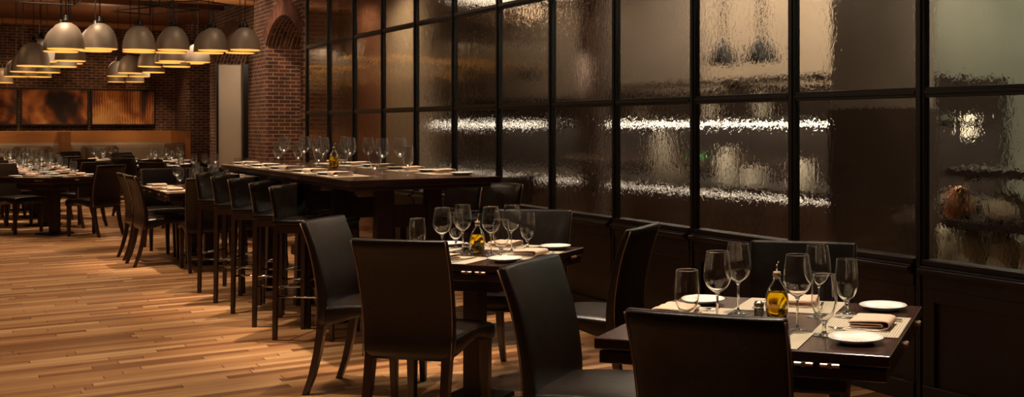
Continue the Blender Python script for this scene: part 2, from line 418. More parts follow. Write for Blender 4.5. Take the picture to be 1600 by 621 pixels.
# plastered recess and black posts in the second opening, plaster end wall behind
bm = bmesh.new(); box(bm, 4.11, 4.62, 20.53, 20.6, 0, 2.48); struct(link('wall_recess', bm, 'plaster'))
bm = bmesh.new(); box(bm, 4.53, 4.62, 20.40, 20.52, 0, 2.50); box(bm, 4.10, 4.135, 20.46, 20.52, 0, 2.50); struct(link('trim_5', bm, 'frame'))
bm = bmesh.new(); box(bm, 4.62, 9.5, 17.6, 17.8, 0, 4.6); struct(link('wall_end', bm, 'plaster'))
for i, (ya, yb, xx, mt) in enumerate(((12.55, 13.72, 4.78, 'plaster'), (13.72, 14.88, 4.74, 'red_wall'), (14.88, 15.85, 4.80, 'brownwall'), (15.85, 17.59, 4.76, 'plaster_dim'))):
    bm = bmesh.new(); box(bm, xx, 4.95, ya, yb, 0, 3.19); struct(link('wall_corridor_%d' % (i+1), bm, mt))
# the service room behind the glazing
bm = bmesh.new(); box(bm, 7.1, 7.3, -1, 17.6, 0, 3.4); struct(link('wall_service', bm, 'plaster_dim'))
bm = bmesh.new(); box(bm, W+.09, 9.5, -1, 17.6, 3.2, 3.3); struct(link('ceiling_service', bm, 'plaster_dim'))
bm = bmesh.new(); box(bm, W+.09, 9.5, -1.1, -1, 0, 3.3); struct(link('wall_service_near', bm, 'brownwall'))
bm = bmesh.new(); box(bm, 5.0, 5.16, 4.72, 5.50, 1.52, 3.2); struct(link('wall_partition', bm, 'plaster_dim'))
bm = bmesh.new(); box(bm, 4.98, 5.18, 4.70, 5.52, 0, 1.52); struct(link('wall_partition_base', bm, 'brownwall', bev=.01))
bm = bmesh.new(); box(bm, 6.88, 7.1, 5.6, 16.0, .84, 1.78); struct(link('wall_splashback', bm, 'dark_cabinet'))
bm = bmesh.new(); box(bm, 5.3, 5.42, 9.15, 9.55, 0, 3.2); struct(link('wall_column', bm, 'brownwall'))
bm = bmesh.new(); box(bm, 6.95, 7.1, 3.0, 6.9, 0, 3.2); struct(link('wall_alcove', bm, 'olive_wall'))

# ------------------------------------------------------------------ glazed wall: twelve bays
Y0 = 3.84; RAILS = [.73, 1.569, 2.452, 3.335, 4.2]
for k in range(-2, 11):
    ya = Y0 + k; yb = ya + 1.0
    r = empty('window_%d' % (k+3)); r['kind'] = 'structure'
    bm = bmesh.new()
    box(bm, W-.018, W+.028, ya-.030, ya+.030, 0, 4.7)
    box(bm, W-.028, W-.018, ya-.014, ya+.014, 0, 4.7)
    if k == 10: box(bm, W-.018, W+.028, yb-.03, yb+.03, 0, 4.7)
    link('mullion', bm, 'frame', r, bev=.004)
    bm = bmesh.new()
    for i, z in enumerate(RAILS):
        if i == 0: continue
        box(bm, W-.014, W+.024, ya+.030, yb-.030, z-.026, z+.026)
        box(bm, W-.023, W-.014, ya+.030, yb-.030, z-.010, z+.010)
    link('rail', bm, 'frame', r, bev=.004)
    bm = bmesh.new()
    box(bm, W-.055, W+.06, ya+.030, yb-.030, .655, .70); box(bm, W-.035, W+.06, ya+.030, yb-.030, .70, .73)
    box(bm, W-.075, W-.055, ya+.030, yb-.030, .668, .69); box(bm, W-.03, W+.06, ya+.030, yb-.030, .59, .655)
    link('sill', bm, 'panel', r, bev=.004)
    if k >= 8:
        bm = bmesh.new(); box(bm, W-.02, W+.03, ya+.030, yb-.030, 0, .10); link('kick_rail', bm, 'frame', r, bev=.003)
        bm = bmesh.new(); box(bm, W+.002, W+.009, ya+.030, yb-.030, .10, .59); link('glass_pane', bm, 'obscure', r)
    bm = bmesh.new()
    box(bm, W, W+.05, ya+.030, yb-.030, 0, .60)
    box(bm, W-.022, W, ya+.030, ya+.10, .10, .59); box(bm, W-.022, W, yb-.10, yb-.030, .10, .59)
    box(bm, W-.022, W, ya+.10, yb-.10, .52, .59); box(bm, W-.03, W, ya+.030, yb-.030, 0, .10)
    if k < 8: link('lower_panel', bm, 'panel', r, bev=.003)
    else: bm.free()
    for i in range(4):
        z0, z1 = (RAILS[i] if i == 0 else RAILS[i]+.026), RAILS[i+1]-.026
        bm = bmesh.new(); box(bm, W+.002, W+.009, ya+.030, yb-.030, z0, z1)
        link('glass_pane', bm, 'obscure', r)

# ------------------------------------------------------------------ prototypes
def chair_proto():
    t = empty('dining_chair')
    # backrest
    bm = bmesh.new(); rings = []
    for i in range(15):
        s = i/14; z = .365 + .531*s
        yc = -.200 + .006*math.sin(s*PI) - .125*max(0, s-.2)**1.5 - .02*max(0, s-.8)*2
        th = .062 - .022*s; w = .215 + .012*s
        if i in (0,): th *= .7; w -= .006
        cur = .022*(.4 + .6*s)
        def f(u, v, yc=yc, th=th, w=w, z=z, cur=cur): return (u*w, yc + v*th/2 + cur*(u*u-.4), z)
        rings.append(superring(f, 32, 7))
        if i == 14:
            for dz, k in ((.006, .82), (.009, .5)):
                def f2(u, v, yc=yc, th=th*k, w=w-.004*(1-k)*3, z=z+dz, cur=cur): return (u*w, yc + v*th/2 + cur*(u*u-.4), z)
                rings.append(superring(f2, 32, 7))
    loft(bm, rings); b = link('backrest', bm, 'leather', t, smooth=True)
    for sx in (-1, 1):
        bm = bmesh.new(); pts = []
        for i in range(15):
            s = i/14; z = .37 + .526*s
            yc = -.200 + .006*math.sin(s*PI) - .125*max(0, s-.2)**1.5 - .02*max(0, s-.8)*2
            th = .062 - .022*s; w = .215 + .012*s
            pts.append((sx*(w-.001), yc + .022*(.4+.6*s)*.6 - th/2*.86, z))
        tube(bm, pts, .0028, 6)
        link('piping', bm, 'piping', b, smooth=True)
    # seat
    bm = bmesh.new(); rings = []
    ys = [-.20, -.19, -.15, -.10, -.03, .05, .12, .17, .205, .222, .228]
    for y in ys:
        s = (y+.20)/.428
        top = .468 + .012*math.sin(min(1, s*1.05)*PI); w = .212 + .016*s
        bot = .362 + .05*math.exp(-((s-.55)/.28)**2) + .012*s
        e = 1.0
        if y > .20: e = {.205: .99, .222: .90, .228: .72}[y]
        cz = (top+bot)/2; hz = (top-bot)/2*e; ww = w*(1-(1-e)*.12)
        def f(u, v, y=y, cz=cz, hz=hz, ww=ww):
            return (u*ww, y, cz + v*hz + (.010*(1-u*u) if v > .5 else 0))
        rings.append(superring(f, 32, 7))
    loft(bm, rings); link('seat', bm, 'leather', t, smooth=True)
    for sx in (-1, 1):
        bm = bmesh.new(); sqpath(bm, [(sx*.192, .192, .40), (sx*.193, .195, .2), (sx*.193, .198, 0)], [.044, .038, .030])
        link('leg', bm, 'legwood', t, bev=.003)
        bm = bmesh.new()
        sqpath(bm, [(sx*.186, -.195, .42), (sx*.187, -.204, .33), (sx*.188, -.222, .22), (sx*.189, -.252, .10), (sx*.19, -.290, 0)], [.042, .041, .038, .034, .030])
        link('leg', bm, 'legwood', t, bev=.003)
    return t
def stool_proto():
    t = empty('bar_stool')
    bm = bmesh.new(); rings = []
    for i in range(9):
        s = i/8; z = .775 + .225*s; th = .034 - .008*s; w = .198 + .006*s; yc = -.185 - .045*s**1.3; cur = .028*s + .006
        def f(u, v, yc=yc, th=th, w=w, z=z, cur=cur): return (u*w, yc + v*th/2 + cur*(u*u-.6)-.012*s*(1-u*u), z - .006*u*u*s)
        rings.append(superring(f, 28, 7))
        if i == 8:
            def f2(u, v, yc=yc, th=th*.55, w=w-.003, z=z+.006, cur=cur): return (u*w, yc + v*th/2 + cur*(u*u-.6)-.012*(1-u*u), z - .006*u*u)
            rings.append(superring(f2, 28, 7))
    loft(bm, rings); b = link('backrest', bm, 'leather_stool', t, smooth=True)
    for sx in (-1, 1):
        bm = bmesh.new()
        tube(bm, [(sx*(.199+.006*s), -.185-.045*s**1.3+(.028*s+.006)*.4-.017+.004*s, .775+.225*s) for s in [i/6 for i in range(7)]], .0025, 6)
        link('piping', bm, 'piping', b, smooth=True)
    bm = bmesh.new(); rings = []
    for y, e in ((-.205, .9), (-.195, 1), (-.1, 1), (.1, 1), (.19, 1), (.205, .92), (.212, .7)):
        def f(u, v, y=y, e=e): return (u*(.202-.004*(1-e)*5), y, .768 + v*.020*e + (.006*(1-u*u) if v > .5 else 0))
        rings.append(superring(f, 28, 7))
    loft(bm, rings); link('seat', bm, 'leather_stool', t, smooth=True)
    bm = bmesh.new()
    for sx in (-1, 1): box(bm, sx*.19-.012, sx*.19+.012, -.17, .17, .70, .75)
    for sy in (-.19, .19): box(bm, -.175, .175, sy-.012, sy+.012, .70, .75)
    link('seat_frame', bm, 'legwood', t)
    for sx in (-1, 1):
        for sy in (-1, 1):
            bm = bmesh.new(); sqpath(bm, [(sx*.186, sy*.186, .752), (sx*.190, sy*.196, 0)], [.034, .026]); link('leg', bm, 'legwood', t, bev=.002)
    for sx in (-1, 1):
        bm = bmesh.new(); tube(bm, [(sx*.189, -.192, .285), (sx*.189, .192, .285)], .0075); link('footrest', bm, 'chrome', t, smooth=True)
    bm = bmesh.new(); tube(bm, [(-.189, .193, .33), (.189, .193, .33)], .0075); link('footrest', bm, 'chrome', t, smooth=True)
    bm = bmesh.new(); tube(bm, [(-.189, -.193, .33), (.189, -.193, .33)], .0075); link('footrest', bm, 'chrome', t, smooth=True)
    return t
def smooth_prof(pts, n=4):
    out = []
    for i in range(len(pts)-1):
        p0 = pts[max(i-1, 0)]; p1 = pts[i]; p2 = pts[i+1]; p3 = pts[min(i+2, len(pts)-1)]
        for k in range(n):
            t = k/n
            out.append(tuple(.5*((2*b) + (-a+c)*t + (2*a-5*b+4*c-d)*t*t + (-a+3*b-3*c+d)*t**3) for a, b, c, d in zip(p0, p1, p2, p3)))
    out.append(pts[-1]); return out
def glass_prof(kind, th=.0013, n=4):
    if kind == 'wine':
        out = [(.0045, .106), (.011, .110), (.025, .120), (.037, .135), (.0440, .153), (.0452, .168), (.0432, .192), (.0395, .218), (.0355, .243)]
    else:
        out = [(.006, .044), (.014, .049), (.026, .062), (.0350, .082), (.0395, .104), (.0400, .122), (.0385, .150), (.0350, .190)]
    H = out[-1][1]
    out = smooth_prof(out, n)
    out = out[:-1] + [(out[-1][0]+.0001, H-.0012), (out[-1][0], H-.0004)]
    inn = [(max(r-th, .002), z + .0016*max(0, 1-(z-out[0][1])/.02)) for (r, z) in out][2:]
    bowl = [(0, out[0][1])] + out + [(out[-1][0]-th/2, H)] + inn[::-1] + [(0, inn[0][1]-.0003)]
    zb = out[0][1]
    rs = .0034 if kind == 'wine' else .0060
    rf = .037 if kind == 'wine' else .035
    stem = [(0, 0), (rf-.001, 0), (rf, .0006), (rf, .0012), (rf-.004, .0022), (.022, .0030), (.012, .0055), (.007, .010), (rs+.0006, .016),
            (rs, .025), (rs, zb*.6), (rs+.0006, zb-.010), (rs+.0026, zb-.004), (rs+.006, zb-.0002), (0, zb-.0002)]
    return bowl, stem
def glass_proto(kind, mt='glass'):
    bowl, stem = glass_prof(kind)
    t = empty('wine_glass' if kind == 'wine' else 'water_goblet')
    bm = bmesh.new(); lathe(bm, bowl, 32); link('bowl', bm, mt, t, smooth=True)
    bm = bmesh.new(); lathe(bm, stem, 24); link('stem', bm, mt, t, smooth=True)
    return t
def glass_far(kind):
    bowl, stem = glass_prof(kind, .002, 2)
    bm = bmesh.new(); lathe(bm, bowl, 14); lathe(bm, stem, 10)
    return link('wine_glass' if kind == 'wine' else 'water_goblet', bm, 'thin_glass', smooth=True)
def oil_proto():
    t = empty('oil_bottle')
    out = [(0, 0), (.026, 0), (.032, .006), (.0372, .030), (.0395, .056), (.0385, .078), (.0315, .102), (.020, .122), (.0128, .133), (.0122, .146), (.0145, .150), (.0145, .155)]
    inn = [(.0105, .155), (.0100, .133), (.0175, .121), (.029, .101), (.036, .078), (.037, .056), (.0348, .030), (.0295, .008), (0, .007)]
    bm = bmesh.new(); lathe(bm, out + inn, 32); link('bottle_body', bm, 'glass', t, smooth=True)
    oil = [(0, .0075), (.0285, .0085), (.0340, .030), (.0362, .056), (.0353, .078), (.0300, .096), (.0285, .098), (0, .098)]
    bm = bmesh.new(); lathe(bm, oil, 32); link('oil', bm, 'oil', t, smooth=True)
    bm = bmesh.new(); lathe(bm, [(0, .140), (.0095, .140), (.0100, .154), (.0125, .157), (.0125, .163), (0, .164)], 20); c = link('stopper', bm, 'cork', t, smooth=True)
    bm = bmesh.new(); tube(bm, [(0, 0, .160), (0, 0, .178), (.003, 0, .188), (.008, 0, .198)], [.004, .003, .0026, .0022], 10); link('spout', bm, 'chrome', t, smooth=True)
    return t
def shaker_proto():
    t = empty('pepper_shaker')
    bm = bmesh.new(); lathe(bm, [(0, 0), (.018, 0), (.0185, .004), (.0165, .040), (.0145, .040), (.0160, .006), (0, .006)], 20); link('shaker_body', bm, 'glass', t, smooth=True)
    bm = bmesh.new(); lathe(bm, [(0, .0065), (.0155, .0065), (.0142, .033), (0, .034)], 16); link('pepper', bm, 'salt', t, smooth=True)
    bm = bmesh.new(); lathe(bm, [(.0172, .038), (.0176, .052), (.013, .060), (0, .062)], 20); link('cap', bm, 'chrome', t, smooth=True)
    return t
def plate_proto():
    bm = bmesh.new()
    lathe(bm, [(0, .002), (.045, .002), (.048, 0), (.052, .002), (.070, .0105), (.0825, .0165), (.084, .0180), (.0825, .0192), (.068, .0135), (.052, .0062), (.03, .0052), (0, .0052)], 48)
    return link('side_plate', bm, 'porcelain', smooth=True)
def napkin_mesh(w=.14, d=.135, name='napkin', mat='napkin'):
    bm = bmesh.new()
    # folded linen: a spiral strip section swept across the width
    th = .0035
    path = [(-d/2, .003), (d*.30, .003), (d*.46, .0075), (d/2, .016), (d*.46, .0255), (d*.36, .0290), (0, .0280), (-d*.42, .0250), (-d*.47, .0205), (-d*.42, .0165), (d*.30, .0180), (d*.34, .0110), (-d*.44, .0085)]
    top = [(x, z+th/2) for x, z in path]; 
    for k, sx in enumerate((0,)):
        pass
    segs = 8; rows = []
    for i in range(segs+1):
        x = -w/2 + w*i/segs; wob = .0015*math.sin(i*1.7)
        rows.append([(x, y+wob, z + .0012*math.sin(i*2.1 + j)) for j, (y, z) in enumerate(path)])
    vr = [[bm.verts.new(p) for p in r] for r in rows]
    for a, b in zip(vr, vr[1:]):
        for i in range(len(a)-1): bm.faces.new((a[i], a[i+1], b[i+1], b[i]))
    o = link(name, bm, mat, smooth=True)
    md = o.modifiers.new('thick', 'SOLIDIFY'); md.thickness = th; md.offset = 0
    return o
def fork_proto():
    t = empty('fork')
    bm = bmesh.new()
    secs = [(-.095, .0055, .0015, .0016), (-.09, .0062, .0022, .002), (-.05, .0050, .0026, .003), (0, .0026, .003, .007), (.035, .0030, .003, .009), (.048, .0085, .0018, .0085), (.056, .0115, .0014, .007)]
    rings = [superring(lambda u, v, y=y, w=w, h=h, z=z: (u*w, y, z + v*h/2), 12, 3) for y, w, h, z in secs]
    loft(bm, rings); link('handle', bm, 'steel', t, smooth=True)
    bm = bmesh.new()
    for x in (-.0095, -.0032, .0032, .0095):
        tube(bm, [(x, .054, .007), (x, .075, .0055), (x*.96, .098, .010)], [.0019, .0017, .0008], 6)
    link('tines', bm, 'steel', t, smooth=True)
    return t
def knife_proto():
    t = empty('table_knife')
    bm = bmesh.new()
    secs = [(-.115, .004, .004, .006), (-.11, .0075, .007, .006), (-.06, .0068, .007, .006), (-.01, .0055, .006, .006)]
    loft(bm, [superring(lambda u, v, y=y, w=w, h=h, z=z: (u*w, y, z + v*h/2), 12, 3) for y, w, h, z in secs]); link('handle', bm, 'steel', t, smooth=True)
    bm = bmesh.new()
    secs = [(-.012, .005, .004, .006), (.0, .0085, .0022, .005), (.06, .0095, .0016, .0035), (.10, .008, .0012, .003), (.115, .003, .0008, .003)]
    loft(bm, [superring(lambda u, v, y=y, w=w, h=h, z=z: (u*w, y, z + v*h/2), 12, 3) for y, w, h, z in secs]); link('blade', bm, 'steel', t, smooth=True)
    return t
def mat_proto(w=.36, d=.27):
    bm = bmesh.new(); box(bm, -w/2, w/2, -d/2, d/2, 0, .0025); return link('placemat', bm, 'mat')
def table_proto(half=.45):
    t = empty('flip_top_table')
    bm = bmesh.new(); box(bm, -half, half, -half, half, .717, .750); link('tabletop', bm, 'tabletop', t, bev=.003)
    bm = bmesh.new(); box(bm, -half+.012, half-.012, -half+.012, half-.012, .672, .710); link('lower_leaf', bm, 'tabletop', t, bev=.003)
    bm = bmesh.new(); box(bm, -half+.03, half-.03, -half+.03, half-.03, .709, .718); link('spacer', bm, 'black', t)
    for q in range(4):
        m = Matrix.Rotation(q*PI/2, 4, 'Z')
        for x0 in (.144, .220) if q % 2 == 0 else (.12, .50):
            bm = bmesh.new(); tube(bm, [(half-x0, -half-.002, .7135), (half-x0-.055, -half-.002, .7135)], .0065, 10)
            box(bm, half-x0-.034, half-x0-.021, -half-.0095, -half+.004, .7065, .7205)
            for v in bm.verts: v.co = m @ v.co
            link('hinge', bm, 'brass', t, smooth=False)
    bm = bmesh.new(); box(bm, -.30, .30, -.30, .30, .60, .672); link('apron', bm, 'tablewood', t, bev=.004)
    bm = bmesh.new(); box(bm, -.048, .048, -.048, .048, .025, .60); link('column', bm, 'tablewood', t, bev=.004)
    bm = bmesh.new(); box(bm, -.16, .16, -.16, .16, 0, .025); link('base_plate', bm, 'black', t, bev=.006)
    return t

PR = {}
def proto(key, fn):                  # first use hands out the object itself, later uses copies
    if key not in PR:
        PR[key] = [fn(), False]
    p = PR[key]
    if not p[1]:
        p[1] = True; return p[0]
    return dup(p[0])
def put(o, xy, z=0, rz=0):
    o.location = (xy[0], xy[1], z); o.rotation_euler = (0, 0, rz); return o

T1 = R(.267, 3.625); T2 = R(-1.102, 5.547)
NV = R(.302, .953).normalized(); TV = R(.953, -.302).normalized()
RZ = rot_of(NV)                      # local +y = away from the camera post, +x = to its right

# ------------------------------------------------------------------ dining chairs round the two near tables
def chair(B, f, label, group='black leather dining chairs', rest=.30):
    fv = R(*f).normalized(); b = R(*B)
    o = proto('chair', chair_proto); put(o, b + fv*rest, 0, rot_of(fv))
    tag(o, label, 'chair', group); return o
chair((.030, 2.865), (.363, .932), 'dark leather dining chair at the very front, its plain back turned to the viewer')
chair((.481, 4.665), (-.24, -.97), 'black leather dining chair behind the nearest table, facing the viewer against the dark panelling')
chair((-.607, 4.015), (.953, -.302), 'black leather dining chair left of the nearest table, grey sheen on its tall back')
chair((-.224, 5.40), (-.955, .29), 'black leather dining chair seen in profile between the two near tables, facing left')
chair((-.925, 6.45), (-.15, -.985), 'black leather dining chair between the second table and the window wall, facing the viewer')
chair((-1.278, 4.733), (.237, .97), 'brown-black leather dining chair seen square from behind, before the second table')
chair((-1.99, 5.85), (.988, -.14), 'black leather dining chair left of the second table, turned right beside the nearest bar stool')

# ------------------------------------------------------------------ tables
def table(xy, rz, label, name=None):
    o = proto('table', table_proto); put(o, xy, 0, rz); tag(o, label, 'table', 'square flip-top dining tables'); return o
table(T1, RZ, 'dark wooden flip-top table nearest the viewer with small copper hinges along its edge')
table(T2, RZ, 'dark wooden flip-top table second from the viewer, between the bar table and the nearest table').scale = (.933, .933, 1)

def cat_item(kind, xy, z, rz, label, group):
    fn = {'wine': lambda: glass_proto('wine'), 'goblet': lambda: glass_proto('goblet'), 'oil': oil_proto, 'shaker': shaker_proto,
          'plate': plate_proto, 'napkin': napkin_mesh, 'fork': fork_proto, 'knife': knife_proto, 'mat': mat_proto,
          'wine_bar': lambda: glass_proto('wine', 'thin_glass'), 'goblet_bar': lambda: glass_proto('goblet', 'thin_glass'), 'wine_far': lambda: glass_far('wine'), 'goblet_far': lambda: glass_far('goblet')}[kind]
    o = proto(kind, fn); put(o, xy, z, rz)
    cat = {'wine': 'wine glass', 'goblet': 'water glass', 'oil': 'bottle', 'shaker': 'shaker', 'plate': 'plate', 'napkin': 'napkin', 'fork': 'fork',
           'knife': 'knife', 'mat': 'placemat', 'wine_bar': 'wine glass', 'goblet_bar': 'water glass', 'wine_far': 'wine glass', 'goblet_far': 'water glass'}[kind]
    tag(o, label, cat, group); return o
def on(T, t, n):                     # a spot on a diamond table: t to the right, n away
    return T + TV*t + NV*n
SIDES = {'front': (Vector((0, 1)), 0), 'right': (Vector((-1, 0)), PI/2), 'back': (Vector((0, -1)), PI), 'left': (Vector((1, 0)), -PI/2)}
def seat_pt(T, side, x, y):          # seat frame: origin at the table edge, y inwards, x to the sitter's right
    q = SIDES[side][1]; c, s = math.cos(q), math.sin(q)
    if T is T2: x *= .93; y *= .93
    lx, ly = x, -(.42 if T is T2 else .45) + y
    return on(T, lx*c - ly*s, lx*s + ly*c)
def seat_rz(side): return RZ + SIDES[side][1]
ZT = .7502
def near_table(T, who, skip=()):
    g = 'on ' + who
    for side in SIDES:
        e = {'front': 'on the viewer side', 'right': 'on the right side', 'back': 'on the window side', 'left': 'on the left side'}[side]
        rz = seat_rz(side)
        cat_item('mat', seat_pt(T, side, 0, .145), ZT, rz, f'cream woven placemat {e} of {who}', 'woven placemats ' + g)
        if (side, 'napkin') not in skip:
            cat_item('napkin', seat_pt(T, side, -.01, .115), ZT+.0025, rz+PI+random.uniform(-.06, .06), f'folded peach linen napkin on the placemat {e} of {who}', 'folded napkins ' + g)
        cat_item('fork', seat_pt(T, side, -.105, .14), ZT+.0026, rz+.10, f'steel fork left of the napkin {e} of {who}', 'forks ' + g)
        cat_item('knife', seat_pt(T, side, .105, .145), ZT+.0026, rz-.06, f'steel knife right of the napkin {e} of {who}', 'knives ' + g)
        cat_item('plate', seat_pt(T, side, *((-.325, .115) if side == 'back' else (-.275, .125))), ZT, rz, f'small white side plate beside the placemat {e} of {who}', 'side plates ' + g)
N1, N2 = 'the nearest table', 'the second table'
near_table(T1, N1); near_table(T2, N2)
def gl(kind, c, label, grp): cat_item(kind, R(*c), ZT, 0, label, grp)
GW = 'empty wine glasses on the nearest table'; GG = 'short-stemmed water goblets on the nearest table'
gl('goblet', (-.014, 3.476), 'short-stemmed water goblet at far left of the nearest table, low over the foreground chair back', GG)
gl('wine', (.085, 3.53), 'tall wine glass second from left on the nearest table', GW)
gl('wine', (.163, 3.77), 'tall wine glass left of the oil bottle on the nearest table, highest rim of all', GW)
gl('wine', (.336, 3.44), 'tall wine glass just right of the oil bottle on the nearest table', GW)
gl('wine', (.430, 3.70), 'tall wine glass behind the two front glasses right of the oil bottle, nearest table', GW)
gl('goblet', (.412, 3.37), 'short-stemmed water goblet beside the front white plate on the nearest table', GG)
gl('goblet', (.537, 3.76), 'short-stemmed water goblet rightmost of the glasses on the nearest table', GG)
cat_item('oil', R(.286, 3.63), ZT, 0, 'glass cruet of golden olive oil with cork at the centre of the nearest table', 'olive oil bottles')
cat_item('shaker', R(.228, 3.66), ZT, 0, 'small glass pepper shaker with metal cap beside the oil bottle on the nearest table', 'pepper shakers')
GW = 'empty wine glasses on the second table'; GG = 'short-stemmed water goblets on the second table'
gl('goblet', (-1.362, 5.41), 'short-stemmed water goblet leftmost on the second table, just over the chair back', GG)
gl('wine', (-1.238, 5.41), 'wine glass second from left on the second table, above the corner of the chair back', GW)
gl('goblet', (-1.25, 5.78), 'short-stemmed water goblet between two tall glasses left of the oil bottle, second table', GG)
gl('wine', (-1.18, 5.62), 'tall wine glass directly left of the oil bottle on the second table', GW)
gl('wine', (-1.009, 5.48), 'tall wine glass directly right of the oil bottle on the second table', GW)
gl('wine', (-.925, 5.60), 'tall wine glass farthest right of the tall glasses on the second table', GW)
gl('goblet', (-.933, 5.34), 'short-stemmed water goblet in front of the right pair of tall glasses, second table', GG)
gl('goblet', (-.868, 5.77), 'short-stemmed water goblet standing alone at the right of the second table', GG)
cat_item('oil', R(-1.090, 5.55), ZT, 0, 'glass cruet of dark golden oil with pourer at the centre of the second table', 'olive oil bottles')
cat_item('shaker', R(-1.136, 5.50), ZT, 0, 'small glass pepper shaker with metal cap left of the oil bottle on the second table', 'pepper shakers')

# ------------------------------------------------------------------ long bar table on trestles
bt = empty('bar_table', (2.555, 8.32, 0))
bm = bmesh.new(); box(bm, -.495, .495, -1.78, 1.78, 1.028, 1.07); link('tabletop', bm, 'tabletop', bt, bev=.004)
bm = bmesh.new(); box(bm, -.45, .45, -1.72, 1.72, 1.000, 1.028); link('sub_top', bm, 'tablewood', bt, bev=.003)
for i, y in enumerate((-1.42, -.51, .40, 1.31)):
    for s in (-1, 1):
        bm = bmesh.new()
        rings = []
        for z, w, xc in ((1.0, .095, .165), (.55, .115, .168), (0, .14, .17)):
            rings.append([(s*xc-w/2, y-.045, z), (s*xc+w/2, y-.045, z), (s*xc+w/2, y+.045, z), (s*xc-w/2, y+.045, z)])
        loft(bm, rings); link('trestle_leg', bm, 'tablewood', bt, bev=.004)
    bm = bmesh.new(); box(bm, -.16, .16, y-.035, y+.035, .74, .885); link('crossbar', bm, 'tablewood', bt, bev=.003)
bm = bmesh.new(); box(bm, -.03, .03, -1.42, 1.31, .30, .38); link('stretcher', bm, 'tablewood', bt, bev=.003)
tag(bt, 'long dark wooden bar-height table on trestles set with glasses, in front of the window wall', 'table')

# stools
def stool(leg, f, label):
    fv = Vector(f).normalized(); rv = Vector((fv.y, -fv.x))
    o = proto('stool', stool_proto); put(o, Vector(leg) - rv*.19 + fv*.19, 0, rot_of(fv)); tag(o, label, 'stool', 'black leather bar stools at the bar table')
F = (.75, -.66)
for i, (y, w) in enumerate(((7.38, 'nearest the viewer, beside the leather chair'), (7.93, 'second from the viewer in the row'), (8.59, 'in the middle of the row of five'),
                            (9.19, 'fourth from the viewer in the row'), (9.83, 'at the far end of the near row'))):
    stool((1.84, y), (F[0]+(.02 if i % 2 else -.03), F[1]), 'black leather bar stool on thin legs, ' + w)
for i, (y, w) in enumerate(((6.90, 'the nearer of two'), (7.56, 'the farther of two'))):
    fv = Vector((-.97, -.24))
    o = proto('stool', stool_proto); put(o, (3.04, y), 0, rot_of(fv)); tag(o, 'black bar stool on the window side of the bar table, ' + w, 'stool', 'black leather bar stools at the bar table')

# settings on the bar table
ZB = 1.0702
GB = 'on the long bar table'
seatY = [7.15, 7.75, 8.4, 9.0, 9.6]
words5 = ['nearest the viewer', 'second from the viewer', 'in the middle', 'second from the far end', 'at the far end']
for i, y in enumerate(seatY):
    for side, x, rz, wd_ in (('near', 2.06, -PI/2, 'stool side'), ('far', 3.05, PI/2, 'window side')):
        s = 1 if side == 'near' else -1
        jx = random.uniform(-.01, .01)
        cat_item('mat', (x + s*.16, y), ZB, rz, f'cream woven placemat on the {wd_} of the bar table, {words5[i]}', 'placemats ' + GB)
        cat_item('napkin', (x + s*.14 + jx, y), ZB+.0025, rz+PI+random.uniform(-.15, .15), f'folded pale napkin on the {wd_} of the bar table, {words5[i]}', 'napkins ' + GB)
        cat_item('plate', (x + s*.13, y + s*.27), ZB, 0, f'white side plate on the {wd_} of the bar table, {words5[i]}', 'side plates ' + GB)
        cat_item('fork', (x + s*.15, y + s*.10), ZB+.0026, rz, f'fork on the {wd_} of the bar table, {words5[i]}', 'forks ' + GB)
        cat_item('knife', (x + s*.15, y - s*.10), ZB+.0026, rz, f'knife on the {wd_} of the bar table, {words5[i]}', 'knives ' + GB)
bg = [('goblet', 435, 256.5, 'at far left, against the brick'), ('wine', 444, 258, 'second from left, against the brick'), ('goblet', 466, 257, 'left of the pair before the brick edge'),
      ('wine', 475, 260, 'right of the pair before the brick edge'), ('goblet', 498, 261, 'shorter of the pair left of the oil bottle'), ('wine', 505, 265, 'taller of the pair left of the oil bottle'),
      ('wine', 494, 257, 'behind the pair left of the oil bottle'),
      ('goblet', 536, 264.5, 'shorter of the pair right of the oil bottle'), ('wine', 547, 266.5, 'taller of the pair right of the oil bottle'), ('wine', 540, 260, 'behind the pair right of the oil bottle'),
      ('wine', 575, 264, 'standing alone at the back, middle of the near end'),
      ('goblet', 586, 276, 'nearest the edge, left of the front pair'), ('wine', 597, 272, 'nearest the edge, right of the front pair'),
      ('wine', 625, 268.5, 'left of the pair at right end'), ('goblet', 637, 271.5, 'last on the right')]
for k, px, py, w in bg:
    cat_item(k + '_bar', AT(px, py, ZB), ZB, 0, ('wine glass ' if k == 'wine' else 'water goblet ') + 'on the bar table, ' + w, ('wine glasses ' if k == 'wine' else 'goblets ') + GB)
cat_item('oil', AT(522, 263, ZB), ZB, 0, 'small cruet of yellow-green oil among the glasses on the bar table', 'olive oil bottles')

# ------------------------------------------------------------------ further tables
def far_glasses(c, zt, who, n=8, spread=.24):
    for i in range(n):
        a = 2*PI*i/n + .3
        k = 'wine_far' if i % 2 else 'goblet_far'
        p = Vector((c[0] + spread*math.cos(a)*random.uniform(.7, 1.25), c[1] + spread*math.sin(a)*random.uniform(.7, 1.25)))
        cat_item(k, p, zt, 0, ('wine glass' if i % 2 else 'water goblet') + ' among the cluster on ' + who, ('wine glasses on ' if i % 2 else 'goblets on ') + who)
def far_setting(c, rz, who, sides=4, half=.45):
    for q in range(sides):
        a = rz + q*PI/2; d = Vector((math.sin(a), -math.cos(a))); sd = Vector((math.cos(a), math.sin(a)))
        cc = Vector(c)
        cat_item('mat', cc + d*(half-.145), ZT, a, 'pale placemat on ' + who, 'placemats on ' + who)
        cat_item('napkin', cc + d*(half-.10), ZT+.0025, a+PI/2, 'folded napkin on ' + who, 'napkins on ' + who)
        cat_item('plate', cc + d*(half-.12) - sd*.27, ZT, a, 'white plate on ' + who, 'plates on ' + who)
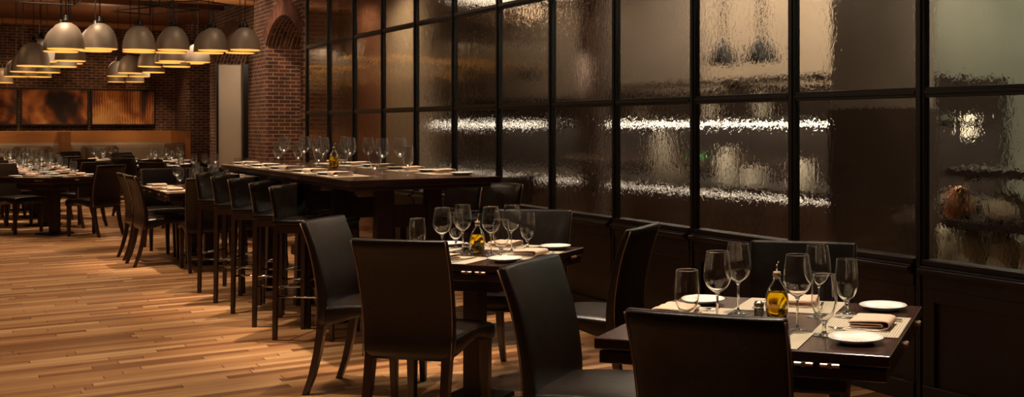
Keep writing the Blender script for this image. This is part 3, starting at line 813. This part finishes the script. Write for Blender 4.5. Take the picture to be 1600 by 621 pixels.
def far_chair(xy, f, label, rest=0):
    fv = Vector(f).normalized(); o = proto('chair', chair_proto); put(o, Vector(xy), 0, rot_of(fv)); tag(o, label, 'chair', 'dining chairs at the far tables')

# the straight four-seat table left of the bar table
who = 'the low table behind the bar stools'
for j, y in enumerate((11.88, 12.80)):
    table((2.31, y), 0, ['dark square table just beyond the bar stools, nearer half of a joined pair', 'dark square table just beyond the bar stools, farther half of a joined pair'][j])
    for sx in (-1, 1):
        cat_item('mat', (2.31+sx*.30, y), ZT, sx*PI/2, 'pale placemat on ' + who, 'placemats on ' + who)
        cat_item('napkin', (2.31+sx*.32, y), ZT+.0025, 0, 'folded napkin on ' + who, 'napkins on ' + who)
        cat_item('plate', (2.31+sx*.32, y-.27*sx), ZT, 0, 'white plate on ' + who, 'plates on ' + who)
    far_glasses((2.34, y-.02), ZT, who, 6, .2)
far_chair((1.92, 12.84), (1, .02), 'black leather chair left of the low table beyond the bar stools, farther of two')
far_chair((1.92, 12.18), (1, .05), 'black leather chair left of the low table beyond the bar stools, nearer of two')
far_chair((2.20, 11.44), (.03, 1), 'black leather chair at near end of the low table, directly left of the stools')
far_chair((2.70, 11.45), (0, 1), 'black leather chair at near end of the low table, hidden behind the bar stools')
far_chair((2.20, 13.62), (0, -1), 'black leather chair facing the viewer at the far end of the low table, left one')
far_chair((2.67, 13.62), (0, -1), 'black leather chair facing the viewer at the far end of the low table, right one')

def diamond(c, who, chairs, nm, n=8):
    c = Vector(c)
    table(c, RZ, nm)
    far_setting(c, RZ, who); far_glasses(c, ZT, who, n)
    for side, lab in chairs:
        f = {'front': NV, 'back': -NV, 'left': TV, 'right': -TV}[side]
        far_chair(c - f*.64, f, lab)
diamond((1.30, 16.26), 'the far-left table', [('right', 'black leather chair right of the far-left table, seen from behind, legs clear on the floor'),
        ('left', 'black leather chair cut by the left edge of the photo, facing right to its table')], 'dark square table at far left with a thick central post', 7)
diamond((1.28, 17.75), 'the second table of the left column', [('right', 'black chair right of the second far-left table'), ('left', 'black chair left of the second far-left table')], 'dark square table second in the far-left column')
diamond((1.30, 19.4), 'the third table of the left column', [('right', 'black chair right of the third far-left table'), ('left', 'black chair left of the third far-left table')], 'dark square table third in the far-left column')
diamond((1.28, 21.1), 'the fourth table of the left column', [('right', 'black chair right of the fourth far-left table'), ('left', 'black chair left of the fourth far-left table')], 'dark square table fourth in the far-left column')
diamond((1.25, 23.5), 'the table by the wooden booth divider', [('front', 'black chair before the table by the booth divider')], 'dark square table before the banquette left of the booth divider')
diamond((2.75, 23.4), 'the table in front of the banquette', [('front', 'black chair before the banquette table, its back to the viewer'), ('left', 'black chair left of the banquette table, edge on')], 'dark square table before the middle of the banquette')
diamond((3.45, 21.9), 'the table near the banquette end', [('left', 'black chair left of the table near the banquette end'), ('front', 'black chair before the table near the banquette end')], 'dark square table near the right end of the banquette')
diamond((3.15, 19.4), 'the table left of the brick pier', [('left', 'black chair left of the table by the brick pier'), ('front', 'black chair before the table by the brick pier')], 'dark square table before the second arch')
diamond((3.20, 17.0), 'the table before the brick pier', [('left', 'black chair left of the table before the first arch'), ('front', 'black chair before the table by the first arch')], 'dark square table before the brick pier beyond the bar table')
diamond((3.35, 14.55), 'the table just beyond the bar table', [('left', 'black chair left of the table just beyond the bar table')], 'dark square table just beyond the end of the bar table')

# ------------------------------------------------------------------ banquette along the far wall
bq = empty('banquette', (0, 25.6, 0))
bm = bmesh.new(); box(bm, -6.5, 4.30, .05, .13, 0, 1.30); link('wood_back', bm, 'bench_wood', bq, bev=.006)
bm = bmesh.new(); box(bm, 4.22, 4.31, -1.65, .05, 0, 1.30); link('end_panel', bm, 'bench_wood', bq, bev=.006)
for x in (-3.0, -.1, 2.10):
    bm = bmesh.new(); box(bm, x, x+.16, -.80, .05, 0, 1.29); link('divider', bm, 'bench_wood', bq, bev=.006)
bm = bmesh.new()
rings = []
for z, t in ((.42, .16), (.6, .17), (.95, .14), (1.03, .12), (1.06, .07)):
    rings.append([(-6.5, .05, z), (-6.5, .05-t, z), (4.21, .05-t, z), (4.21, .05, z)])
loft(bm, rings); link('back_cushion', bm, 'beigeleather', bq, bev=.02)
bm = bmesh.new(); box(bm, 4.06, 4.22, -1.55, -.12, .42, 1.05); link('side_cushion', bm, 'beigeleather', bq, bev=.04)
bm = bmesh.new(); box(bm, -6.5, 4.21, -.55, -.1, .32, .47); link('seat', bm, 'beigeleather', bq, bev=.03)
bm = bmesh.new(); box(bm, -6.5, 4.21, -.50, .05, 0, .32); link('plinth', bm, 'dark_cabinet', bq)
tag(bq, 'long beige leather banquette with orange wooden back and dividers along the far wall', 'banquette')
for i, (x, s) in enumerate(((.70, 1), (1.85, .9))):
    t = None
    bm = bmesh.new()
    rings = []
    for z, r in ((0, .20), (.40, .27), (.45, .28)): rings.append([(r*math.cos(2*PI*k/24), r*math.sin(2*PI*k/24), z) for k in range(24)])
    loft(bm, rings)
    t = empty('tub_chair', (x+ .9, 24.62, 0))
    link('seat', bm, 'beigeleather', t, smooth=False, bev=.01)
    bm = bmesh.new(); rings = []
    for k in range(17):
        a = -.2 + (PI+.4)*k/16; c, sn = math.cos(a), math.sin(a)
        rings.append([(.23*c, .23*sn, .40), (.31*c, .31*sn, .40), (.33*c, .33*sn, .95), (.30*c, .30*sn, 1.0), (.25*c, .25*sn, .95)])
    loft(bm, rings); link('backrest', bm, 'beigeleather', t, smooth=True)
    tag(t, ['curved beige tub chair left of the wooden booth divider', 'curved beige tub chair with rounded back right of the wooden booth divider'][i], 'chair', 'beige tub chairs')

# pictures
def pic(px0, px1, label, seed, kind):
    def X(px):
        xp = (px-1080)/1700; return (SA + CA*xp)/(CA - SA*xp)*26.1
    x0, x1 = X(px0), X(px1)
    t = empty('canvas_picture', ((x0+x1)/2, 26.14, 1.80))
    w = (x1-x0)/2
    bm = bmesh.new(); box(bm, -w+.02, w-.02, -.03, .03, -.36, .36); link('canvas', bm, canvas('amber_canvas_%d' % seed, seed, kind), t)
    bm = bmesh.new()
    box(bm, -w, -w+.03, -.045, .05, -.39, .39); box(bm, w-.03, w, -.045, .05, -.39, .39)
    box(bm, -w+.03, w-.03, -.045, .05, .36, .39); box(bm, -w+.03, w-.03, -.045, .05, -.39, -.36)
    link('picture_frame', bm, 'black', t)
    tag(t, label, 'picture', 'amber abstract pictures on the far wall')
pic(-60, 28, 'leftmost amber picture on the far brick wall, cut by the edge of the photo', 1, 0)
pic(32, 139, 'middle amber picture on the far brick wall with a dark sweep across it', 2, 0)
pic(142, 243, 'right amber picture on the far brick wall with vertical ribs and dark right side', 3, 1)

# ------------------------------------------------------------------ pendant lamps
def lamp_proto():
    t = empty('pendant_lamp')          # origin at the centre of the rim
    bm = bmesh.new()
    out = [(.1780, 0), (.1778, .020), (.173, .080), (.159, .145), (.132, .207), (.095, .253), (.050, .279), (.02, .286)]
    inn = [(.018, .280), (.048, .273), (.091, .247), (.128, .202), (.155, .142), (.169, .078), (.1738, .02), (.175, 0)]
    lathe(bm, out + inn, 36); s = link('lamp_shade', bm, 'lampmetal', t, smooth=True)
    bm = bmesh.new(); lathe(bm, [(0, -.007), (.170, -.007), (.1735, -.002), (.1735, .016), (0, .016)], 32); link('diffuser', bm, 'lampglow', t)
    bm = bmesh.new(); lathe(bm, [(.02, .272), (.040, .280), (.038, .310), (.024, .318), (.024, .350), (.008, .362), (0, .362)], 16); link('lamp_socket', bm, 'black', t, smooth=True)
    bm = bmesh.new(); tube(bm, [(0, 0, .33), (0, 0, 2.42)], .006, 6); link('cord', bm, 'black', t)
    return t
lamps = [  # rim centre px, rim y, width px
    (103, 76.5, 52), (95, 80.5, 49), (156, 76, 50), (149, 79.5, 47), (217.5, 77.8, 47), (217, 81, 46.5), (271, 78, 46), (267, 82, 45),
    (333, 78.7, 44), (326, 82.5, 44), (383, 78, 44), (375, 82.5, 42.5),
    (64, 96, 44), (110, 95, 43), (107, 99, 40), (52, 103, 46), (96, 104, 43), (36, 112, 36), (74, 113, 36), (25, 119.5, 33), (62, 120, 33), (4, 129, 29),
    (184, 119, 30), (203.5, 114, 35), (182, 128, 25), (211, 128, 26), (218, 119.5, 30), (234, 104, 34), (239, 113, 34), (269, 95.5, 38), (262, 98, 37),
    (309, 97, 36), (300, 99, 36), (276, 104, 40)]
order = sorted(range(len(lamps)), key=lambda i: lamps[i][0])
rank = {i: k for k, i in enumerate(order)}
def ordinal(n):
    return ['first', 'second', 'third', 'fourth', 'fifth', 'sixth', 'seventh', 'eighth', 'ninth', 'tenth', 'eleventh', 'twelfth', 'thirteenth', 'fourteenth',
            'fifteenth', 'sixteenth', 'seventeenth', 'eighteenth', 'nineteenth', 'twentieth'][n]
rows = {'front': [i for i, l in enumerate(lamps) if l[1] < 79], 'second': [i for i, l in enumerate(lamps) if 79 <= l[1] < 90],
        'middle': [i for i, l in enumerate(lamps) if 90 <= l[1] < 108], 'back': [i for i, l in enumerate(lamps) if l[1] >= 108]}
placed = []
for rn, ids in rows.items():
    ids.sort(key=lambda i: lamps[i][0])
    for k, i in enumerate(ids):
        px, py, w = lamps[i]
        zc = .5*(1700*.356/w) + .5*(1700*.89/(197-py))
        if rn == 'second': zc *= 1.05
        for _ in range(40):
            z = EYE + (197-py)*zc/1700; sc = w*zc/1700/.356; p = R((px-1080)/1700*zc, zc)
            if all((p-q).length > .18*(sc+s2)+.01 or abs(z-zq) > .32 for q, zq, s2 in placed): break
            zc *= 1.012
        placed.append((p, z, sc))
        o = proto('lamp', lamp_proto); put(o, p, z); o.scale = (sc, sc, sc)
        tag(o, f'metal dome pendant lamp glowing amber, {ordinal(k)} from the left in the {rn} row', 'lamp', 'dome pendant lamps')
# rod frames the lamps hang from
for i, (px, zc, w, d, z, lab) in enumerate(((80, 12.6, .55, .9, 2.86, 'above the leftmost lamps'), (150, 12.6, .5, .9, 2.98, 'above the second front lamp'), (242, 13.2, .5, 1.0, 2.80, 'between the third and fourth front lamps'),
                                    (290, 13.6, .55, 1.0, 2.92, 'above the fourth front lamp'), (355, 14.2, .6, 1.0, 3.15, 'above the rightmost front lamps'))):
    p = R((px-1080)/1700*zc, zc)
    t = empty('lamp_hanging_frame', (p.x, p.y, z), .2*i)
    bm = bmesh.new(); r = .009
    for a, b in (((-w/2, -d/2), (w/2, -d/2)), ((w/2, -d/2), (w/2, d/2)), ((w/2, d/2), (-w/2, d/2)), ((-w/2, d/2), (-w/2, -d/2))):
        tube(bm, [(a[0], a[1], 0), (b[0], b[1], 0)], r, 6)
    link('rod_frame', bm, 'black', t)
    for (a, b) in ((-w/2, -d/2), (w/2, d/2)):
        bm = bmesh.new(); tube(bm, [(a, b, 0), (a, b, 4.69-z)], .008, 6); link('hanger', bm, 'black', t)
    tag(t, 'black rod frame hanging from the ceiling ' + lab, 'lamp frame', 'black rod frames of the pendants')

# ------------------------------------------------------------------ behind the glazing
def service_shelf(y0, y1, z, label, dep=.35, x=6.1, mat='kitchen_steel', lit=True):
    t = empty('wall_shelf', (x, (y0+y1)/2, z)); h = (y1-y0)/2
    bm = bmesh.new(); box(bm, 0, dep, -h, h, -.02, .02); box(bm, -.012, 0, -h, h, -.035, .02); link('shelf_board', bm, mat, t, bev=.003)
    if lit:
        bm = bmesh.new(); box(bm, .0, .03, -h+.05, h-.05, -.052, -.022); link('light_strip', bm, 'led', t)
    bm = bmesh.new()
    for y in (-h+.1, 0, h-.1): box(bm, .1, dep+.6, y-.012, y+.012, -.06, -.02)
    link('bracket', bm, 'dark_cabinet', t)
    tag(t, label, 'shelf', 'steel shelves behind the glass')
service_shelf(5.7, 11.0, 1.46, 'brightly lit long steel shelf at eye height behind the right panes')
service_shelf(11.9, 16.0, 1.46, 'brightly lit long steel shelf at eye height behind the left panes')
service_shelf(5.9, 10.8, 1.82, 'upper steel shelf behind the middle panes', lit=False)
cn = empty('service_counter', (6.1, 10.8, 0))
bm = bmesh.new(); box(bm, 0, .75, -5.2, 5.2, .80, .84); box(bm, -.015, 0, -5.2, 5.2, .77, .84); link('worktop', bm, 'kitchen_steel', cn, bev=.003)
bm = bmesh.new(); box(bm, .06, .75, -5.15, 5.15, 0, .80); link('cabinet', bm, 'dark_cabinet', cn)
for i in range(10):
    bm = bmesh.new(); y = -5.1 + i*1.03; box(bm, .04, .06, y, y+.98, .12, .74); link('door', bm, 'brownwall', cn, bev=.004)
bm = bmesh.new(); box(bm, .0, .02, -5.1, 5.1, .745, .768); link('light_strip', bm, 'led_dim', cn)
tag(cn, 'long steel service counter with lit front edge behind the glass', 'counter')
def vessel(x, y, z, r, h, mat, label, kind='jar'):
    bm = bmesh.new()
    if kind == 'jar': pr = [(0, 0), (r*.85, 0), (r, h*.1), (r, h*.7), (r*.6, h*.85), (r*.6, h), (r*.5, h), (r*.5, h*.86), (0, h*.8)]
    elif kind == 'stack': pr = [(0, 0)] + [q for i in range(8) for q in ((r*.6, h*i/8), (r, h*(i+.8)/8), (r*.98, h*(i+.95)/8))] + [(0, h)]
    else: pr = [(0, 0), (r, 0), (r, h*.55), (r*.35, h*.72), (r*.3, h), (0, h)]
    lathe(bm, pr, 20); nm = {'jar': 'ceramic_jar', 'stack': 'plate_stack', 'bottle': 'bottle'}[kind]
    o = link(nm, bm, mat, smooth=True); put(o, (x, y), z); tag(o, label, nm.replace('_', ' ').replace('ceramic ', ''), 'wares behind the glass'); return o
def yy(px, X):
    xp = (px-1080)/1700; return X*(CA - SA*xp)/(SA + CA*xp)
vessel(6.35, yy(1037, 6.35), .84, .10, .50, 'cream_thing', 'white jar-like shape behind the pane below the middle rail, tallest and leftmost')
vessel(6.4, yy(1137, 6.4), .84, .085, .36, 'cream_thing', 'tall cream shape on the service counter behind the pane left of the thick chair')
vessel(6.4, yy(1180, 6.4), .84, .13, .17, 'cream_thing', 'wide low white shape on the service counter', 'stack')
vessel(6.4, yy(1255, 6.4), .84, .09, .26, 'cream_thing', 'white shape on the service counter just right of the thick mullion')
vessel(6.3, yy(1112, 6.3), 1.48, .06, .24, 'cream_thing', 'white bottle shape standing on the lit shelf, left one', 'bottle')
vessel(6.3, yy(1193, 6.3), 1.48, .08, .24, 'cream_thing', 'white stack standing on the lit shelf, right one', 'stack')
vessel(6.3, yy(1000, 6.3), 1.48, .07, .22, 'cream_thing', 'pale shape standing on the lit shelf left of the others', 'stack')
vessel(6.35, yy(1058, 6.35), .84, .09, .12, 'cream_thing', 'low white bowl shape near the green light', 'stack')
vessel(6.3, yy(682, 6.3), 1.48, .06, .3, 'cream_thing', 'pale bottle on the lit shelf behind the left panes', 'bottle')
for i, px in enumerate((1130, 1190, 830)):
    t = empty('service_pendant', (6.1, yy(px, 6.1), 1.98))
    bm = bmesh.new(); lathe(bm, [(.15, 0), (.13, .06), (.07, .16), (.03, .22), (.02, .23), (.06, .14), (.12, .05), (.145, 0)], 24); link('lamp_shade', bm, 'black', t, smooth=True)
    bm = bmesh.new(); tube(bm, [(0, 0, .2), (0, 0, 1.22)], .02, 8); link('stem', bm, 'black', t)
    tag(t, ['dark cone lamp on a stem seen through the glass, left of two', 'dark cone lamp on a stem seen through the glass, right of two', 'dark cone lamp seen through the pane near the top left light'][i], 'lamp', 'dark lamps behind the glass')
# lit plaster panel behind the two dark lamps
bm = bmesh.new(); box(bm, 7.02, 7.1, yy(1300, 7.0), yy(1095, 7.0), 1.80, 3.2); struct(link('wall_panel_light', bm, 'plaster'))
bm = bmesh.new(); lathe(bm, [(0, 0), (.03, 0), (.03, .01), (.008, .015), (.008, .24), (0, .24)], 12); o = link('signal_light', bm, 'black', smooth=False); bm = bmesh.new(); lathe(bm, [(0, .24), (.02, .24), (.02, .27), (0, .27)], 12); link('lit_lens', bm, 'greenled', o); put(o, (6.2, yy(1093, 6.2)), .84); tag(o, 'tiny green light glowing behind the glass', 'light')
# right end: shelves with copper ware and sacks
service_shelf(3.6, 5.0, 1.10, 'dark shelf behind the rightmost pane, upper', .4, 5.55, 'dark_cabinet', False)
service_shelf(3.6, 5.0, .76, 'dark shelf behind the rightmost pane, lower', .4, 5.55, 'dark_cabinet', False)
vessel(5.7, yy(1498, 5.7), .78, .10, .20, 'copper_thing', 'copper pot on the lower shelf behind the rightmost pane')
vessel(5.7, yy(1575, 5.7), .78, .15, .18, 'sack', 'pale round vessel beside the copper pot behind the rightmost pane')
for i, y in enumerate([yy(q, 5.72) for q in (1470, 1518, 1568, 1620)]):
    bm = bmesh.new()
    lathe(bm, [(0, 0), (.105, 0), (.122, .08), (.118, .22), (.10, .36), (.05, .42), (0, .43)], 16)
    o = link('sack', bm, 'sack', smooth=True); put(o, (5.72, y), .28); tag(o, ['cream sack behind the rightmost pane, leftmost', 'cream sack behind the rightmost pane, second from left', 'cream sack behind the rightmost pane, third from left', 'cream sack behind the rightmost pane, cut by the photo edge'][i], 'sack', 'cream sacks behind the glass')
bm = bmesh.new(); box(bm, 5.55, 5.95, 3.5, 5.1, .24, .28); o = link('sack_shelf', bm, 'dark_cabinet'); tag(o, 'dark bottom shelf holding cream sacks behind the rightmost pane', 'shelf')
bm = bmesh.new()
for y in (3.52, 5.04): box(bm, 5.56, 5.94, y, y+.04, 0, .24)
o2 = link('bracket', bm, 'dark_cabinet', o)
t = empty('wall_lamp', (6.9, yy(1518, 6.9), 1.30))
bm = bmesh.new(); box(bm, -.03, .05, -.07, .07, -.02, .02); link('lamp_base', bm, 'black', t)
bm = bmesh.new(); lathe(bm, [(.055, .0), (.06, .18), (0, .18)], 20); link('lamp_shade', bm, 'lampwhite', t, smooth=True)
tag(t, 'small glowing pale wall lamp behind the rightmost pane', 'lamp')
# a table with two chairs just behind the glazing past the bar table
tb = table((4.85, 10.75), 0, 'table seen through the glass under the corner of the bar table')
cat_item('oil', (4.75, 10.5), ZT, 0, 'yellow oil cruet seen through the glass at the corner of the bar table', 'olive oil bottles')
for k in range(3): cat_item('napkin', (4.56+.19*k, 10.95-.1*k), ZT, .5*k, 'pale napkin on the table behind the glass', 'napkins on the table behind the glass')
far_chair((4.72, 10.05), (0, 1), 'black chair seen through the glass right of the bar table')
# recessed lamps of the service room
for i, (px, x) in enumerate(((825, 6.2), (1010, 6.2), (1150, 6.5), (1270, 6.0), (1500, 6.3))):
    bm = bmesh.new(); lathe(bm, [(0, 0), (.11, 0), (.12, .012), (.12, .02), (0, .02)], 24)
    o = link('ceiling_lamp', bm, 'downlamp'); put(o, (x, yy(px, x)), 3.178); tag(o, 'round lit ceiling lamp behind the glass, ' + ['first', 'second', 'third', 'fourth', 'fifth'][i] + ' from the left', 'lamp', 'ceiling lamps behind the glass')

# ------------------------------------------------------------------ light
def spot(xy, z, power, size=60, blend=.6, col=(1, .80, .60), tgt=None, rad=.05):  # unseen spot without a fixture, for downlights and added helpers alike
    l = bpy.data.lights.new('spot', 'SPOT'); l.energy = power; l.spot_size = math.radians(size); l.spot_blend = blend; l.color = col; l.shadow_soft_size = rad
    o = bpy.data.objects.new('unseen_spot', l); COL.objects.link(o); o.location = (xy[0], xy[1], z)
    d = Vector((tgt[0], tgt[1], tgt[2])) - o.location if tgt else Vector((0, 0, -1))
    o.rotation_euler = d.to_track_quat('-Z', 'Y').to_euler(); return o
def area(loc, size, power, col, d=(0, 0, -1), sy=None):
    l = bpy.data.lights.new('area', 'AREA'); l.energy = power; l.size = size; l.color = col
    if sy: l.shape = 'RECTANGLE'; l.size_y = sy
    o = bpy.data.objects.new('soft_light', l); COL.objects.link(o); o.location = loc
    o.rotation_euler = Vector(d).to_track_quat('-Z', 'Y').to_euler(); return o
WARM = (1, .74, .50)
spot(T1, 4.6, 760, 34, .7, (1, .80, .60), rad=.07); spot(T2, 4.6, 700, 36, .7, (1, .80, .60), rad=.05)
for (x, y, tx, ty) in ((3.7, 4.2, T1.x, T1.y), (.8, 3.6, T1.x, T1.y), (3.6, 6.6, T2.x, T2.y), (.7, 6.4, T2.x, T2.y)): spot((x, y), 4.6, 240, 26, .8, (1, .82, .64), (tx, ty, .8), rad=.12)  # side spots added to put highlights on the glasses
for y in (7.2, 9.3): spot((2.55, y), 4.6, 980, 38, .7, WARM)
spot((2.3, 12.3), 4.6, 1100, 34, .7, WARM)
for (x, y, p) in ((1.1, 5.4, 430), (.9, 8.2, 640), (1.1, 11.2, 620), (.9, 13.8, 480), (1.3, 15.2, 420), (3.4, 4.6, 150), (1.0, 3.6, 300)):
    spot((x, y), 4.65, p, 54, .9, WARM, rad=.12)
for (x, y, p) in ((1.3, 18.8, 130), (1.4, 22.5, 110), (3.2, 17.6, 200), (3.2, 21.5, 150)):
    spot((x, y), 3.5 if y > 18 else 4.6, p, 90, .9, WARM, rad=.1)
for (x, y, p) in ((1.30, 16.26, 900), (1.28, 17.75, 850)): spot((x+.9, y-1.3), 4.6, p, 24, .8, (1, .80, .6), (x, y, .8), .08)
for (x, y, p) in ((1.30, 19.4, 620), (1.28, 21.1, 620), (1.25, 23.5, 560), (2.75, 23.4, 600), (3.45, 21.9, 560), (3.15, 19.4, 560)): spot((x, y), 3.5, p, 34, .8, (1, .80, .6), rad=.08)
for (x, y, p) in ((3.2, 17.0, 900), (3.35, 14.55, 900)): spot((x, y), 4.6, p, 26, .8, (1, .80, .6), rad=.08)
# wall washers for pictures, brick, bench
for x in (.4, 1.6, 2.8, 3.9): spot((x, 24.2), 3.5, 95, 46, .8, (1, .66, .38), (x, 25.65, 1.15), .06)
for x in (1.1, 3.0): spot((x, 24.7), 3.5, 34, 60, .8, (1, .62, .32), (x, 26.2, 1.8), .06)
spot((3.3, 15.9), 3.9, 130, 60, .8, (1, .70, .46), (4.5, 17.0, 1.2), .1)
spot((2.6, 14.6), 4.0, 110, 70, .9, (1, .68, .44), (4.2, 17.5, 2.4), .1)
spot((4.6, 19.4), 2.9, 50, 110, .9, (1, .78, .56), (4.95, 21.2, 1.0), .1)
def fill_point(x, y, z, p, rad=.16, col=(1, .74, .5)):  # unseen point light added for sheen and fill, no pendant hangs there
    l = bpy.data.lights.new('lamp', 'POINT'); l.energy = p; l.shadow_soft_size = rad; l.color = col
    o = bpy.data.objects.new('added_fill_light', l); COL.objects.link(o); o.location = (x, y, z); return o
for x, y, p in ((-2.0, 5.5, 40), (-1.2, 9.5, 35), (2.2, 1.0, 22), (-1.6, 11.2, 55), (3.0, 12.9, 30)): fill_point(x, y, 3.4 if y < 10 else 4.2, p)
for x, y, z, p in ((-.5, 17.35, 3.42, 9), (1.5, 19.4, 2.75, 12), (2.6, 22.8, 2.75, 14), (-.5, 23.2, 2.75, 12)): fill_point(x, y, z, p, .14, (1, .64, .34))  # first point added for its reflection in the glass, others brighten the far end
spot((4.45, 12.9), 3.1, 70, 150, 1, (1, .76, .50), rad=.08)
spot((4.45, 14.2), 3.1, 22, 150, 1, (1, .72, .46), rad=.08)
spot((4.45, 16.2), 3.1, 26, 150, 1, (1, .76, .52), rad=.08)
# service room: unseen spots added to brighten partition, sacks, doors and wares
area((6.3, 8.5, 3.15), 1.0, 70, (1, .86, .70), sy=5)
for px in (1040, 1137, 1190, 1255): spot((4.7, yy(px, 6.3)), 2.35, 95, 34, .8, (1, .88, .74), (6.38, yy(px, 6.3), 1.2), .05)  # placed in mid-room, added to reach the pale wares under the shelf
for y in (6.6, 9.0, 11.4): spot((4.7, y), 3.1, 60, 60, .9, (1, .78, .58), (6.12, y, .35), .05)
spot((4.4, 5.1), 3.1, 17, 100, .9, (.95, .92, .78), (5.0, 5.1, 2.2), .05)
spot((4.6, 4.2), 3.1, 60, 80, .9, (1, .88, .70), (5.75, 4.3, .8), .05)
spot((6.2, 7.6), 3.1, 28, 60, .9, (1, .80, .58), (7.0, 7.6, 2.3), .05)
spot((6.2, 6.2), 3.1, 30, 40, .9, (1, .86, .66), (7.0, 6.0, 2.3), .05)
area((6.4, 13.0, 3.15), .8, 16, (1, .82, .62), sy=3)
area((6.0, 4.3, 3.15), 1.2, 55, (.95, .95, .8), sy=2)
